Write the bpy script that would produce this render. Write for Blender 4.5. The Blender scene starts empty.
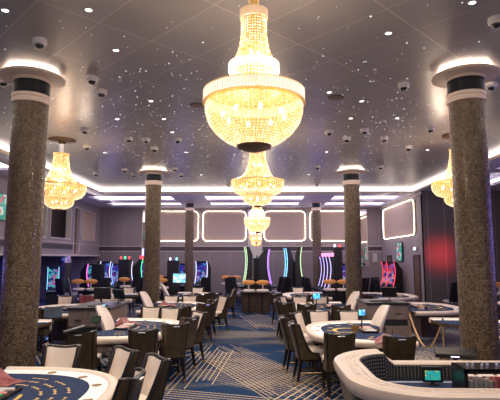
import bpy, math, random
from mathutils import Vector, Matrix
random.seed(11)
R = math.radians
PI = math.pi
C = bpy.context.scene.collection
sc = bpy.context.scene

# ------------------------------------------------------------------ camera, world, exposure
CAMH = 2.0
F = 485.0
PITCH = math.atan(58.0 / F)
YAW = math.atan(6.3 / F * math.cos(PITCH))
cam = bpy.data.cameras.new('camera')
co = bpy.data.objects.new('camera', cam)
C.objects.link(co)
co.location = (0, 0, CAMH)
co.rotation_euler = (PI / 2 + PITCH, 0, YAW)
cam.sensor_width = 36.0
cam.lens = 36.0 * F / 500.0
cam.clip_start = 0.05
cam.clip_end = 200
sc.camera = co
sc.view_settings.view_transform = 'Standard'
sc.view_settings.look = 'None'
sc.view_settings.gamma = 1
sc.view_settings.use_curve_mapping = False
sc.view_settings.exposure = 0.12
w = bpy.data.worlds.new('world')
sc.world = w
w.use_nodes = True
w.node_tree.nodes['Background'].inputs[0].default_value = (0.62, 0.52, 0.60, 1)
w.node_tree.nodes['Background'].inputs[1].default_value = 0.72


def light(name, kind, loc, energy, col, rot=(0, 0, 0), parent=None, **kw):
    l = bpy.data.lights.new(name, kind)
    l.energy = energy
    l.color = col
    for k, v in kw.items():
        setattr(l, k, v)
    o = bpy.data.objects.new(name, l)
    C.objects.link(o)
    o.location = loc
    o.rotation_euler = rot
    if parent:
        o.parent = parent
    return o


# general room light: added wide area lights standing in for rows of ceiling lamps, and coloured LED wash by the slot machines
light('ceiling_wash', 'AREA', (0, 1.0, 4.6), 150, (1.0, 0.84, 0.70), shape='RECTANGLE', size=9, size_y=6)
light('ceiling_wash_middle', 'AREA', (0, 8.5, 4.62), 170, (1.0, 0.84, 0.72), shape='RECTANGLE', size=10, size_y=8)
light('ceiling_wash_far', 'AREA', (0, 15.5, 4.62), 210, (1.0, 0.86, 0.80), shape='RECTANGLE', size=10, size_y=5)
light('back_wash', 'AREA', (0, 21.5, 4.4), 130, (0.88, 0.74, 0.98), shape='RECTANGLE', size=12, size_y=3)
light('violet_wash_left', 'AREA', (-8.6, 8.0, 2.6), 90, (0.32, 0.24, 1.0), rot=(0, R(-90), 0), shape='RECTANGLE', size=2.4, size_y=6)
light('violet_wash_right', 'AREA', (9.2, 8.0, 2.6), 90, (0.32, 0.24, 1.0), rot=(0, R(90), 0), shape='RECTANGLE', size=2.4, size_y=6)
light('mezzanine_blue', 'AREA', (-8.9, 18.0, 2.0), 80, (0.14, 0.18, 1.0), shape='RECTANGLE', size=1.6, size_y=9)
for _x, _y in ((-6.3, 20.6), (-3.2, 20.2), (-.9, 21.3), (1.0, 21.2), (2.5, 20.3), (4.4, 21.6)):
    light('slot_glow', 'POINT', (_x, _y, 2.3), 13, (.30, .26, 1.0), shadow_soft_size=.25)
light('wall_fill_left', 'AREA', (-6.6, 17.5, 4.35), 70, (1.0, .84, .74), rot=(0, R(-50), 0), shape='RECTANGLE', size=.5, size_y=10)  # added area lights that lift the side walls, no fitting hangs here
light('wall_fill_right', 'AREA', (5.3, 21.0, 4.35), 25, (1.0, .84, .74), rot=(0, R(50), 0), shape='RECTANGLE', size=.4, size_y=5)
light('red_wash', 'SPOT', (6.85, 17.1, 2.15), 75, (1.0, 0.04, 0.05), rot=(R(90), 0, 0), spot_size=R(95), spot_blend=1.0, shadow_soft_size=.2)

# ------------------------------------------------------------------ materials
_m = {}


def mat(name, col, rough=0.5, metal=0.0, emit=None, es=1.0, spec=0.5, coat=0.0, trans=0.0, alpha=None, sheen=0.0, sample=True):
    if name in _m:
        return _m[name]
    m = bpy.data.materials.new(name)
    m.use_nodes = True
    b = m.node_tree.nodes['Principled BSDF']
    b.inputs['Base Color'].default_value = (*col, 1)
    b.inputs['Roughness'].default_value = rough
    b.inputs['Metallic'].default_value = metal
    b.inputs['Specular IOR Level'].default_value = spec
    b.inputs['Coat Weight'].default_value = coat
    b.inputs['Transmission Weight'].default_value = trans
    b.inputs['Sheen Weight'].default_value = sheen
    if emit:
        b.inputs['Emission Color'].default_value = (*emit, 1)
        b.inputs['Emission Strength'].default_value = es
    if not sample:
        m.cycles.emission_sampling = 'NONE'
    _m[name] = m
    return m


def nodes(m):
    nt = m.node_tree
    return nt, nt.nodes, nt.links, nt.nodes['Principled BSDF']


def noisy(m, c1, c2, scale, bump=0.0, detail=3.0, rrange=None):
    nt, N, L, b = nodes(m)
    tc = N.new('ShaderNodeTexCoord')
    no = N.new('ShaderNodeTexNoise')
    no.inputs['Scale'].default_value = scale
    no.inputs['Detail'].default_value = detail
    L.new(tc.outputs['Object'], no.inputs['Vector'])
    cr = N.new('ShaderNodeValToRGB')
    cr.color_ramp.elements[0].color = (*c1, 1)
    cr.color_ramp.elements[1].color = (*c2, 1)
    cr.color_ramp.elements[0].position = .35
    cr.color_ramp.elements[1].position = .65
    L.new(no.outputs['Fac'], cr.inputs['Fac'])
    L.new(cr.outputs['Color'], b.inputs['Base Color'])
    if bump:
        bp = N.new('ShaderNodeBump')
        bp.inputs['Strength'].default_value = bump
        bp.inputs['Distance'].default_value = .01
        L.new(no.outputs['Fac'], bp.inputs['Height'])
        L.new(bp.outputs['Normal'], b.inputs['Normal'])
    return m


def mth(N, L, op, a, b=None, c=None):
    n = N.new('ShaderNodeMath')
    n.operation = op
    for i, v in enumerate((a, b, c)):
        if v is None:
            continue
        if isinstance(v, (int, float)):
            n.inputs[i].default_value = v
        else:
            L.new(v, n.inputs[i])
    return n.outputs[0]


def mixc(N, L, fac, a, b):
    n = N.new('ShaderNodeMix')
    n.data_type = 'RGBA'
    if isinstance(fac, (int, float)):
        n.inputs[0].default_value = fac
    else:
        L.new(fac, n.inputs[0])
    for i, v in ((6, a), (7, b)):
        if isinstance(v, tuple):
            n.inputs[i].default_value = (*v, 1)
        else:
            L.new(v, n.inputs[i])
    return n.outputs[2]


def mosaic_mat():
    m = mat('mosaic_tile', (.1, .07, .05), .28)
    nt, N, L, b = nodes(m)
    uv = N.new('ShaderNodeUVMap')
    uv.uv_map = 'UVMap'
    br = N.new('ShaderNodeTexBrick')
    br.offset = 0.0
    br.inputs['Scale'].default_value = 1.0
    br.inputs['Brick Width'].default_value = .026
    br.inputs['Row Height'].default_value = .026
    br.inputs['Mortar Size'].default_value = .0028
    br.inputs['Mortar Smooth'].default_value = .2
    br.inputs['Bias'].default_value = -.1
    br.inputs['Color1'].default_value = (.098, .064, .034, 1)
    br.inputs['Color2'].default_value = (.26, .18, .10, 1)
    br.inputs['Mortar'].default_value = (.03, .022, .016, 1)
    L.new(uv.outputs[0], br.inputs['Vector'])
    L.new(br.outputs['Color'], b.inputs['Base Color'])
    # each tile tilts a little, as glass mosaic does
    sn = N.new('ShaderNodeVectorMath')
    sn.operation = 'SNAP'
    sn.inputs[1].default_value = (.026, .026, .026)
    L.new(uv.outputs[0], sn.inputs[0])
    wn = N.new('ShaderNodeTexWhiteNoise')
    L.new(sn.outputs[0], wn.inputs['Vector'])
    L.new(mth(N, L, 'MULTIPLY_ADD', wn.outputs['Value'], .35, .18), b.inputs['Roughness'])
    L.new(mth(N, L, 'MULTIPLY', mth(N, L, 'GREATER_THAN', wn.outputs['Value'], .72), .5), b.inputs['Metallic'])
    bp = N.new('ShaderNodeBump')
    bp.inputs['Strength'].default_value = .5
    bp.inputs['Distance'].default_value = .004
    bp.invert = True
    L.new(br.outputs['Fac'], bp.inputs['Height'])
    L.new(bp.outputs['Normal'], b.inputs['Normal'])
    return m


def carpet_mat():
    m = mat('patterned_carpet', (.02, .05, .15), .95, spec=.1)
    nt, N, L, b = nodes(m)
    tc = N.new('ShaderNodeTexCoord')
    P = tc.outputs['Object']
    sx = N.new('ShaderNodeSeparateXYZ')
    L.new(P, sx.inputs[0])
    X, Y = sx.outputs[0], sx.outputs[1]

    def layer(scale, off, freq, thick, on, amin, arng):
        mp = N.new('ShaderNodeMapping')
        mp.inputs['Location'].default_value = off
        L.new(P, mp.inputs['Vector'])
        vo = N.new('ShaderNodeTexVoronoi')
        vo.voronoi_dimensions = '2D'
        vo.inputs['Scale'].default_value = scale
        vo.inputs['Randomness'].default_value = .9
        L.new(mp.outputs[0], vo.inputs['Vector'])
        sp = N.new('ShaderNodeSeparateColor')
        L.new(vo.outputs['Color'], sp.inputs[0])
        ang = mth(N, L, 'MULTIPLY_ADD', sp.outputs[0], arng, amin)
        cx = mth(N, L, 'COSINE', ang)
        sy = mth(N, L, 'SINE', ang)
        d = mth(N, L, 'ADD', mth(N, L, 'MULTIPLY', X, cx), mth(N, L, 'MULTIPLY', Y, sy))
        fr = mth(N, L, 'FRACT', mth(N, L, 'MULTIPLY', d, freq))
        ln = mth(N, L, 'LESS_THAN', fr, thick)
        # dashes across the line
        e = mth(N, L, 'SUBTRACT', mth(N, L, 'MULTIPLY', Y, cx), mth(N, L, 'MULTIPLY', X, sy))
        e2 = mth(N, L, 'FRACT', mth(N, L, 'MULTIPLY', e, 17.0))
        ds = mth(N, L, 'MULTIPLY_ADD', mth(N, L, 'LESS_THAN', e2, .72), .45, .55)
        return mth(N, L, 'MULTIPLY', mth(N, L, 'MULTIPLY', ln, ds), mth(N, L, 'GREATER_THAN', sp.outputs[1], on))
    def group(cx_, cy_, deg, hl, hw, freq, thick, amp=1.0):
        """a patch of parallel woven lines with ragged ends"""
        c_, s_ = math.cos(R(deg)), math.sin(R(deg))
        dx, dy = mth(N, L, 'SUBTRACT', X, cx_), mth(N, L, 'SUBTRACT', Y, cy_)
        u = mth(N, L, 'ADD', mth(N, L, 'MULTIPLY', dx, c_), mth(N, L, 'MULTIPLY', dy, s_))
        v = mth(N, L, 'SUBTRACT', mth(N, L, 'MULTIPLY', dy, c_), mth(N, L, 'MULTIPLY', dx, s_))
        vf = mth(N, L, 'MULTIPLY', v, freq)
        ln = mth(N, L, 'LESS_THAN', mth(N, L, 'FRACT', vf), thick)
        wn = N.new('ShaderNodeTexWhiteNoise')
        wn.noise_dimensions = '1D'
        L.new(mth(N, L, 'FLOOR', vf), wn.inputs['W'])
        lim = mth(N, L, 'MULTIPLY', mth(N, L, 'MULTIPLY_ADD', wn.outputs['Value'], .5, .55), hl)
        mu = mth(N, L, 'LESS_THAN', mth(N, L, 'ABSOLUTE', u), lim)
        mv = mth(N, L, 'LESS_THAN', mth(N, L, 'ABSOLUTE', v), hw)
        ds = mth(N, L, 'MULTIPLY_ADD', mth(N, L, 'LESS_THAN', mth(N, L, 'FRACT', mth(N, L, 'MULTIPLY', u, 14.0)), .7), .4, .6)
        return mth(N, L, 'MULTIPLY', mth(N, L, 'MULTIPLY', mth(N, L, 'MULTIPLY', ln, ds), mth(N, L, 'MULTIPLY', mu, mv)), amp)
    rnd = random.Random(5)
    G = [group(-.98, 9.5, 86, 2.1, .46, 10.5, .16), group(-.1, 9.3, -66, 2.3, .62, 13, .18), group(.1, 8.7, -40, 1.5, .9, 11.0, .16, .8), group(-.4, 7.1, -17, 1.8, .42, 9.5, .19),
         group(.15, 15.9, -79, 2.4, .50, 9.0, .16, .9), group(-.5, 15.4, -58, 2.2, .5, 11.0, .16, .7), group(.75, 7.3, 62, 1.4, .5, 8, .20), group(3.1, 8.9, 25, 1.6, .9, 8, .24), group(3.3, 9.6, 110, 1.4, .8, 8, .24)]
    lines = G[0]
    for q in G[1:]:
        lines = mth(N, L, 'MAXIMUM', lines, q)
    outer = mth(N, L, 'GREATER_THAN', mth(N, L, 'ABSOLUTE', mth(N, L, 'ADD', X, .2)), 1.6)
    l1 = mth(N, L, 'MULTIPLY', layer(.62, (3.3, 1.2, 0), 8.5, .24, .3, .5, 1.6), outer)
    l2 = mth(N, L, 'MULTIPLY', layer(.50, (7.7, 4.1, 0), 8.0, .22, .4, 1.7, 1.5), outer)
    no = N.new('ShaderNodeTexNoise')
    no.inputs['Scale'].default_value = .9
    no.inputs['Detail'].default_value = 5
    mp = N.new('ShaderNodeMapping')
    mp.inputs['Scale'].default_value = (.5, 1.3, 1)
    L.new(P, mp.inputs['Vector'])
    L.new(mp.outputs[0], no.inputs['Vector'])
    # woven pale drift across the aisle
    band = mth(N, L, 'SUBTRACT', 1.0, mth(N, L, 'MULTIPLY', mth(N, L, 'ABSOLUTE', mth(N, L, 'SUBTRACT', Y, 12.8)), .62))
    fac = mth(N, L, 'ADD', mth(N, L, 'MULTIPLY', mth(N, L, 'MAXIMUM', band, 0.0), .26), no.outputs['Fac'])
    cr = N.new('ShaderNodeValToRGB')
    cr.color_ramp.elements[0].position = .54
    cr.color_ramp.elements[0].color = (.009, .034, .092, 1)
    cr.color_ramp.elements[1].position = .74
    cr.color_ramp.elements[1].color = (.20, .18, .17, 1)
    L.new(fac, cr.inputs['Fac'])
    n2 = N.new('ShaderNodeTexNoise')
    n2.inputs['Scale'].default_value = 24
    n2.inputs['Detail'].default_value = 1
    L.new(P, n2.inputs['Vector'])
    dk = N.new('ShaderNodeMapRange')
    dk.inputs[1].default_value = .4
    dk.inputs[2].default_value = .6
    L.new(n2.outputs['Fac'], dk.inputs[0])
    base = mixc(N, L, mth(N, L, 'MULTIPLY', dk.outputs[0], .45), cr.outputs[0], (.012, .020, .055))
    c1 = mixc(N, L, mth(N, L, 'MULTIPLY', lines, .9), base, (.70, .53, .32))
    c2 = mixc(N, L, mth(N, L, 'MULTIPLY', l1, .7), c1, (.50, .42, .32))
    c3 = mixc(N, L, mth(N, L, 'MULTIPLY', l2, .7), c2, (.46, .42, .38))
    L.new(c3, b.inputs['Base Color'])
    return m


def ceiling_mat():
    m = mat('ceiling_panel', (.42, .40, .41), .34, metal=.35)
    nt, N, L, b = nodes(m)
    tc = N.new('ShaderNodeTexCoord')
    sx = N.new('ShaderNodeSeparateXYZ')
    L.new(tc.outputs['Object'], sx.inputs[0])
    X, Y = sx.outputs[0], sx.outputs[1]
    s = .70710678
    u = mth(N, L, 'MULTIPLY', mth(N, L, 'ADD', X, Y), s)
    v = mth(N, L, 'MULTIPLY', mth(N, L, 'SUBTRACT', Y, X), s)
    fu = mth(N, L, 'FRACT', mth(N, L, 'DIVIDE', mth(N, L, 'ADD', u, -.36), .70))
    fv = mth(N, L, 'FRACT', mth(N, L, 'DIVIDE', mth(N, L, 'ADD', v, -.06), 1.24))
    lu = mth(N, L, 'LESS_THAN', fu, .013)
    lv = mth(N, L, 'LESS_THAN', fv, .010)
    ln = mth(N, L, 'MAXIMUM', lu, lv)
    no = N.new('ShaderNodeTexNoise')
    no.inputs['Scale'].default_value = .35
    L.new(tc.outputs['Object'], no.inputs['Vector'])
    fl = N.new('ShaderNodeCombineXYZ')
    L.new(mth(N, L, 'FLOOR', mth(N, L, 'DIVIDE', mth(N, L, 'ADD', u, -.36), .70)), fl.inputs[0])
    L.new(mth(N, L, 'FLOOR', mth(N, L, 'DIVIDE', mth(N, L, 'ADD', v, -.06), 1.24)), fl.inputs[1])
    wn = N.new('ShaderNodeTexWhiteNoise')
    L.new(fl.outputs[0], wn.inputs['Vector'])
    base = mixc(N, L, wn.outputs['Value'], (.375, .355, .36), (.41, .39, .395))
    L.new(mixc(N, L, ln, base, (.66, .61, .56)), b.inputs['Base Color'])
    return m


def screen_mat(name, cols, scale, es):
    m = mat(name, (.01, .01, .015), .2, emit=(1, 1, 1), es=es, sample=False)
    nt, N, L, b = nodes(m)
    tc = N.new('ShaderNodeTexCoord')
    vo = N.new('ShaderNodeTexVoronoi')
    vo.inputs['Scale'].default_value = scale
    vo.distance = 'CHEBYCHEV'
    L.new(tc.outputs['Object'], vo.inputs['Vector'])
    sp = N.new('ShaderNodeSeparateColor')
    L.new(vo.outputs['Color'], sp.inputs[0])
    cr = N.new('ShaderNodeValToRGB')
    cr.color_ramp.interpolation = 'CONSTANT'
    e = cr.color_ramp.elements
    while len(e) < len(cols):
        e.new(.5)
    for i, c in enumerate(cols):
        e[i].position = i / len(cols)
        e[i].color = (*c, 1)
    L.new(sp.outputs[0], cr.inputs['Fac'])
    L.new(cr.outputs[0], b.inputs['Emission Color'])
    return m


def wallpanel_mat(name, c1, c2, step, rough=.6, axis=0):
    m = mat(name, c1, rough)
    nt, N, L, b = nodes(m)
    tc = N.new('ShaderNodeTexCoord')
    sx = N.new('ShaderNodeSeparateXYZ')
    L.new(tc.outputs['Object'], sx.inputs[0])
    fr = mth(N, L, 'FRACT', mth(N, L, 'DIVIDE', mth(N, L, 'ADD', sx.outputs[axis], 40.13), step))
    ln = mth(N, L, 'LESS_THAN', fr, .03 / step)
    no = N.new('ShaderNodeTexNoise')
    no.inputs['Scale'].default_value = 60
    L.new(tc.outputs['Object'], no.inputs['Vector'])
    base = mixc(N, L, no.outputs['Fac'], tuple(x * .85 for x in c1), tuple(x * 1.15 for x in c1))
    L.new(mixc(N, L, ln, base, c2), b.inputs['Base Color'])
    return m


MOS = mosaic_mat()
CARPET = carpet_mat()
CEIL = ceiling_mat()
WALL = wallpanel_mat('mauve_wall_panel', (.27, .225, .225), (.36, .32, .33), 1.05)
WALLY = wallpanel_mat('grey_side_wall', (.30, .265, .28), (.2, .17, .18), 1.9, axis=1)
DARKPAN = wallpanel_mat('dark_wall_panel', (.13, .11, .12), (.27, .22, .22), .62)
TAUPE = wallpanel_mat('taupe_panel', (.50, .39, .31), (.45, .35, .28), .09)
SOFFIT = mat('blue_lit_soffit', (.60, .57, .74), .5)  # lilac tint puts the blue LED light into the soffit colour
CREAMW = mat('pale_trim', (.62, .54, .50), .5)
BEIGE = mat('beige_ring', (.66, .52, .42), .45)
NAVY = mat('dark_gloss_band', (.008, .009, .012), .2, spec=.15)
LED = mat('warm_led', (1, .9, .8), .5, emit=(1.0, .88, .78), es=4.0)
LEDS = mat('warm_led_thin', (1, .9, .8), .5, emit=(1.0, .84, .66), es=10)
LEDC = mat('coffer_led', (1, .9, .9), .5, emit=(1.0, .88, .84), es=2.4)
MIRROR = mat('mirror_glass', (.8, .76, .72), .03, metal=1.0)
BAND = mat('vent_band', (.065, .05, .05), .6)
WHITE = mat('white_plastic', (.72, .68, .66), .35)
BLACKGL = mat('black_dome_glass', (.012, .012, .014), .06, coat=.5)
BLACK = mat('black_plastic', (.016, .016, .018), .35)
BLACKM = mat('black_metal', (.03, .03, .032), .3, metal=.5)
STAR = mat('star_light', (.9, .92, 1), .5, emit=(.80, .86, 1.0), es=1.2, sample=False)
DOWN = mat('downlight_lens', (1, 1, 1), .5, emit=(1, .95, .88), es=4, sample=False)
LEATHER = noisy(mat('bronze_leather', (.09, .065, .04), .33, coat=.05), (.056, .038, .017), (.085, .058, .027), 14)
CREAM = noisy(mat('cream_leather', (.74, .62, .53), .45), (.74, .63, .55), (.80, .70, .62), 6)
FRAME = mat('ebony_frame', (.012, .009, .008), .3, spec=.35)
BRASS = mat('brass', (.78, .56, .28), .25, metal=1.0)
CHROME = mat('chrome', (.8, .8, .8), .14, metal=1.0)
RIM = noisy(mat('ivory_padded_rim', (.80, .68, .58), .38), (.66, .545, .46), (.72, .60, .51), 4)
RING = mat('white_betting_ring', (.88, .85, .83), .5)
FELT = noisy(mat('navy_felt', (.02, .035, .085), .95, spec=.15), (.020, .034, .082), (.030, .046, .10), 30)
GOLDP = mat('gold_print', (.62, .40, .14), .6)
GOLDY = mat('yellow_print', (.80, .52, .12), .6)
WOOD = noisy(mat('dark_walnut', (.07, .04, .028), .4), (.055, .032, .024), (.09, .055, .04), 5)
GREYWOOD = noisy(mat('grey_brown_veneer', (.20, .15, .125), .45), (.17, .125, .105), (.23, .175, .15), 4)
MAROON = noisy(mat('maroon_leather', (.22, .045, .05), .42), (.17, .035, .042), (.27, .065, .065), 12, bump=.3)
ORANGE = mat('orange_leather', (.85, .36, .10), .4)
LILAC = mat('pale_lilac_leather', (.62, .60, .78), .4)
SLOTSEAT = mat('grey_seat_leather', (.35, .33, .38), .4)
NETTING = mat('black_netting', (.012, .012, .013), .8)
GLASS = mat('clear_acrylic', (.9, .9, .9), .05, trans=1.0)
GLASS.node_tree.nodes['Principled BSDF'].inputs['IOR'].default_value = 1.1
BRONZE = mat('aged_bronze', (.20, .125, .07), .35, metal=.8)
CRYS_BAND = mat('crystal_band', (.9, .85, .78), .12, spec=.8, emit=(1.0, .82, .60), es=.55)  # emission stands in for bulb light caught in the prisms
GOLDF = mat('gilt_frame', (.80, .55, .24), .3, metal=.9, emit=(1, .5, .12), es=.25)  # faint emission paints the bulbs' warm glow onto the gilt
BEAD = mat('crystal_bead', (1, .85, .55), .1, emit=(1.0, .72, .38), es=.62, spec=.8, sample=True)  # bulb light in the crystals put in as emission, in three brightness steps
BEADB = mat('bright_lit_bead', (1, .9, .7), .1, emit=(1.0, .86, .60), es=.95, spec=.8, sample=True)
BEADD = mat('dim_lit_bead', (1, .6, .25), .1, emit=(1.0, .50, .16), es=.3, spec=.8)
BULB = mat('lamp_bulb', (1, 1, 1), .5, emit=(1.0, .82, .56), es=8)
CHIPW = mat('white_chip', (.75, .72, .70), .4)
CHIPR = mat('red_chip', (.62, .06, .06), .4)
for _c, _k in ((CHIPW, (.30, .28, .28)), (CHIPR, (.75, .6, .58))):
    nt_, N_, L_, b_ = nodes(_c)
    tc_ = N_.new('ShaderNodeTexCoord')
    sx_ = N_.new('ShaderNodeSeparateXYZ')
    L_.new(tc_.outputs['Object'], sx_.inputs[0])
    f_ = mth(N_, L_, 'LESS_THAN', mth(N_, L_, 'FRACT', mth(N_, L_, 'MULTIPLY', mth(N_, L_, 'ADD', sx_.outputs[2], sx_.outputs[0]), 62)), .35)
    L_.new(mixc(N_, L_, f_, tuple(_c.node_tree.nodes['Principled BSDF'].inputs['Base Color'].default_value)[:3], _k), b_.inputs['Base Color'])
CHIPG = mat('green_chip', (.06, .30, .14), .4)
PINKLED = mat('pink_led', (1, .2, .6), .5, emit=(1.0, .12, .62), es=2.6, sample=False)
BLUELED = mat('blue_led', (.2, .3, 1), .5, emit=(.16, .30, 1.0), es=3, sample=False)
CYANLED = mat('cyan_led', (.2, .8, 1), .5, emit=(.25, .75, 1.0), es=1.8, sample=False)
WHITELED = mat('white_led', (.9, .9, 1), .5, emit=(.72, .74, 1.0), es=1.7, sample=False)
REDLED = mat('red_led', (1, .1, .1), .5, emit=(1.0, .05, .08), es=1.6, sample=False)
GREENLED = mat('green_led', (.1, 1, .3), .5, emit=(.06, 1.0, .30), es=2, sample=False)
YELLOWLED = mat('yellow_green_led', (.6, 1, .3), .5, emit=(.62, .9, .45), es=1.3, sample=False)
SCR1 = screen_mat('slot_screen_mixed', [(.05, .5, .7), (.6, .1, .5), (.02, .02, .2), (.1, .7, .5), (.5, .4, .7), (.01, .03, .2)], 9, .55)
SCR2 = screen_mat('slot_screen_blue', [(.02, .05, .5), (.1, .3, .9), (.01, .01, .1), (.5, .5, .9), (.2, .02, .4)], 9, .5)
SCR3 = screen_mat('slot_screen_red', [(.7, .05, .08), (.1, .2, .8), (.02, .02, .1), (.9, .3, .3), (.05, .05, .3)], 9, .7)
SCRT = screen_mat('teal_screen', [(.02, .35, .32), (.02, .42, .36), (.03, .30, .34), (.6, .5, .1), (.05, .4, .25)], 40, .9)
SCRG = screen_mat('green_board_screen', [(.0, .28, .20), (.0, .30, .22), (.5, .6, .5), (.5, .06, .08), (.0, .26, .2)], 7, .9)
SCRC = screen_mat('cyan_monitor_screen', [(.25, .75, .8), (.45, .85, .85), (.2, .55, .75), (.75, .85, .8), (.3, .8, .85)], 8, 1.1)
SCRD = screen_mat('dim_blue_touch_screen', [(.02, .06, .12), (.04, .12, .22), (.01, .03, .06), (.05, .1, .16)], 16, .2)
SCRK = screen_mat('bright_blue_screen', [(.05, .45, .85), (.1, .6, .95), (.05, .25, .6), (.3, .7, .9)], 20, 1.5)
DKGREEN = mat('dark_display', (.03, .05, .035), .2, emit=(.05, .08, .05), es=.3, sample=False)
GREENGL = mat('green_window', (.10, .16, .12), .3, emit=(.10, .17, .11), es=.35, sample=False)
BLUEWALL = mat('dark_blue_wall', (.06, .06, .11), .6)
BROWNOPEN = mat('brown_panel', (.13, .075, .05), .5)
TOWELW = mat('white_shirt', (.85, .85, .9), .7)


# ------------------------------------------------------------------ mesh builder
class MB:
    def __init__(s):
        s.v, s.f, s.uv, s.mi = [], [], [], []
        s.xf = Matrix.Identity(4)
        s.m = 0

    def addv(s, p):
        s.v.append(tuple(s.xf @ Vector(p)))
        return len(s.v) - 1

    def face(s, idx, uv=None):
        s.f.append(idx)
        s.uv.append(uv)
        s.mi.append(s.m)

    def box(s, c, d, rz=0, taper=1.0, tilt=None):
        M = Matrix.Translation(c) @ Matrix.Rotation(rz, 4, 'Z')
        if tilt:
            M = M @ Matrix.Rotation(tilt, 4, 'Y')
        hx, hy, hz = d[0] / 2, d[1] / 2, d[2] / 2
        b = []
        for z, t in ((-hz, taper), (hz, 1)):
            for x, y in ((-1, -1), (1, -1), (1, 1), (-1, 1)):
                b.append(s.addv(M @ Vector((x * hx * t, y * hy * t, z))))
        for q in ((3, 2, 1, 0), (4, 5, 6, 7), (0, 1, 5, 4), (1, 2, 6, 5), (2, 3, 7, 6), (3, 0, 4, 7)):
            s.face([b[i] for i in q])
        return s

    def bx(s, x0, x1, y0, y1, z0, z1):
        return s.box(((x0 + x1) / 2, (y0 + y1) / 2, (z0 + z1) / 2), (x1 - x0, y1 - y0, z1 - z0))

    def grid(s, rows, cu=False, cv=False, uvf=None):
        """rows: list of lists of points. cu closes around each row, cv closes the rows."""
        ids = [[s.addv(p) for p in r] for r in rows]
        nr, nc = len(rows), len(rows[0])
        for i in range(nr if cv else nr - 1):
            for j in range(nc if cu else nc - 1):
                a, b = ids[i][j], ids[i][(j + 1) % nc]
                c, d = ids[(i + 1) % nr][(j + 1) % nc], ids[(i + 1) % nr][j]
                uv = None
                if uvf:
                    uv = [uvf(i, j), uvf(i, j + 1), uvf(i + 1, j + 1), uvf(i + 1, j)]
                s.face([a, b, c, d], uv)
        return ids

    def lathe(s, prof, n=32, c=(0, 0, 0), uv=False, cap=True):
        rows = []
        for r, z in prof:
            rows.append([(c[0] + r * math.cos(2 * PI * k / n), c[1] + r * math.sin(2 * PI * k / n), c[2] + z) for k in range(n)])
        rm = max(r for r, z in prof)
        ids = s.grid(rows, cu=True, uvf=(lambda i, j: (2 * PI * rm * j / n, prof[i][1])) if uv else None)
        if cap:
            if prof[0][0] > 1e-4:
                s.face(list(reversed(ids[0])))
            if prof[-1][0] > 1e-4:
                s.face(ids[-1])
        return s

    def tube(s, pts, r, n=8, closed=False):
        P = [Vector(p) for p in pts]
        rows = []
        up = Vector((0, 0, 1))
        N = len(P)
        prev = None
        for i in range(N):
            a = P[(i - 1) % N] if (closed or i > 0) else P[i]
            b = P[(i + 1) % N] if (closed or i < N - 1) else P[i]
            t = (b - a).normalized()
            if prev is None:
                ref = up if abs(t.z) < .9 else Vector((1, 0, 0))
                x = t.cross(ref).normalized()
            else:
                x = (prev - t * prev.dot(t)).normalized()
            prev = x
            y = t.cross(x)
            rr = r[i] if isinstance(r, (list, tuple)) else r
            rows.append([P[i] + (x * math.cos(2 * PI * k / n) + y * math.sin(2 * PI * k / n)) * rr for k in range(n)])
        ids = s.grid(rows, cu=True, cv=closed)
        if not closed:
            s.face(list(reversed(ids[0])))
            s.face(ids[-1])
        return s

    def prism(s, pts, z0, z1):
        n = len(pts)
        a = [s.addv((x, y, z0)) for x, y in pts]
        b = [s.addv((x, y, z1)) for x, y in pts]
        s.face(list(reversed(a)))
        s.face(b)
        for i in range(n):
            j = (i + 1) % n
            s.face([a[i], a[j], b[j], b[i]])
        return s

    def xprism(s, pts, y0, y1):
        """outline in the XZ plane extruded along Y"""
        n = len(pts)
        a = [s.addv((x, y0, z)) for x, z in pts]
        b = [s.addv((x, y1, z)) for x, z in pts]
        s.face(a)
        s.face(list(reversed(b)))
        for i in range(n):
            j = (i + 1) % n
            s.face([a[j], a[i], b[i], b[j]])
        return s

    def ball(s, c, r, n=10, sq=(1, 1, 1)):
        rows = []
        for i in range(1, n):
            t = PI * i / n
            rows.append([(c[0] + sq[0] * r * math.sin(t) * math.cos(2 * PI * k / (n * 2)), c[1] + sq[1] * r * math.sin(t) * math.sin(2 * PI * k / (n * 2)),
                          c[2] + sq[2] * r * math.cos(t)) for k in range(n * 2)])
        ids = s.grid(rows, cu=True)
        t = s.addv((c[0], c[1], c[2] + sq[2] * r))
        b = s.addv((c[0], c[1], c[2] - sq[2] * r))
        m = n * 2
        for k in range(m):
            s.face([t, ids[0][k], ids[0][(k + 1) % m]])
            s.face([b, ids[-1][(k + 1) % m], ids[-1][k]])
        return s

    def build(s, name, m, parent=None, smooth=False, bevel=0, loc=None, seg=2, fix=True):
        me = bpy.data.meshes.new(name)
        me.from_pydata(s.v, [], s.f)
        for q in (m if isinstance(m, (list, tuple)) else [m]):
            me.materials.append(q)
        if any(u for u in s.uv):
            ul = me.uv_layers.new(name='UVMap')
            li = 0
            for fi, f in enumerate(s.f):
                for k in range(len(f)):
                    ul.data[li].uv = s.uv[fi][k] if s.uv[fi] else (0, 0)
                    li += 1
        for i, p in enumerate(me.polygons):
            p.material_index = s.mi[i]
        if fix:
            import bmesh
            b = bmesh.new()
            b.from_mesh(me)
            bmesh.ops.recalc_face_normals(b, faces=b.faces)
            b.to_mesh(me)
            b.free()
        if smooth:
            for p in me.polygons:
                p.use_smooth = True
            me.set_sharp_from_angle(angle=R(42))
        o = bpy.data.objects.new(name, me)
        C.objects.link(o)
        if parent:
            o.parent = parent
        if loc:
            o.location = loc
        if bevel:
            bm_ = o.modifiers.new('bevel', 'BEVEL')
            bm_.width = bevel
            bm_.segments = seg
            bm_.limit_method = 'ANGLE'
        return o


def tag(o, label, cat, group=None, kind=None):
    if label:
        o['label'] = label
    if cat:
        o['category'] = cat
    if group:
        o['group'] = group
    if kind:
        o['kind'] = kind
    return o


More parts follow.
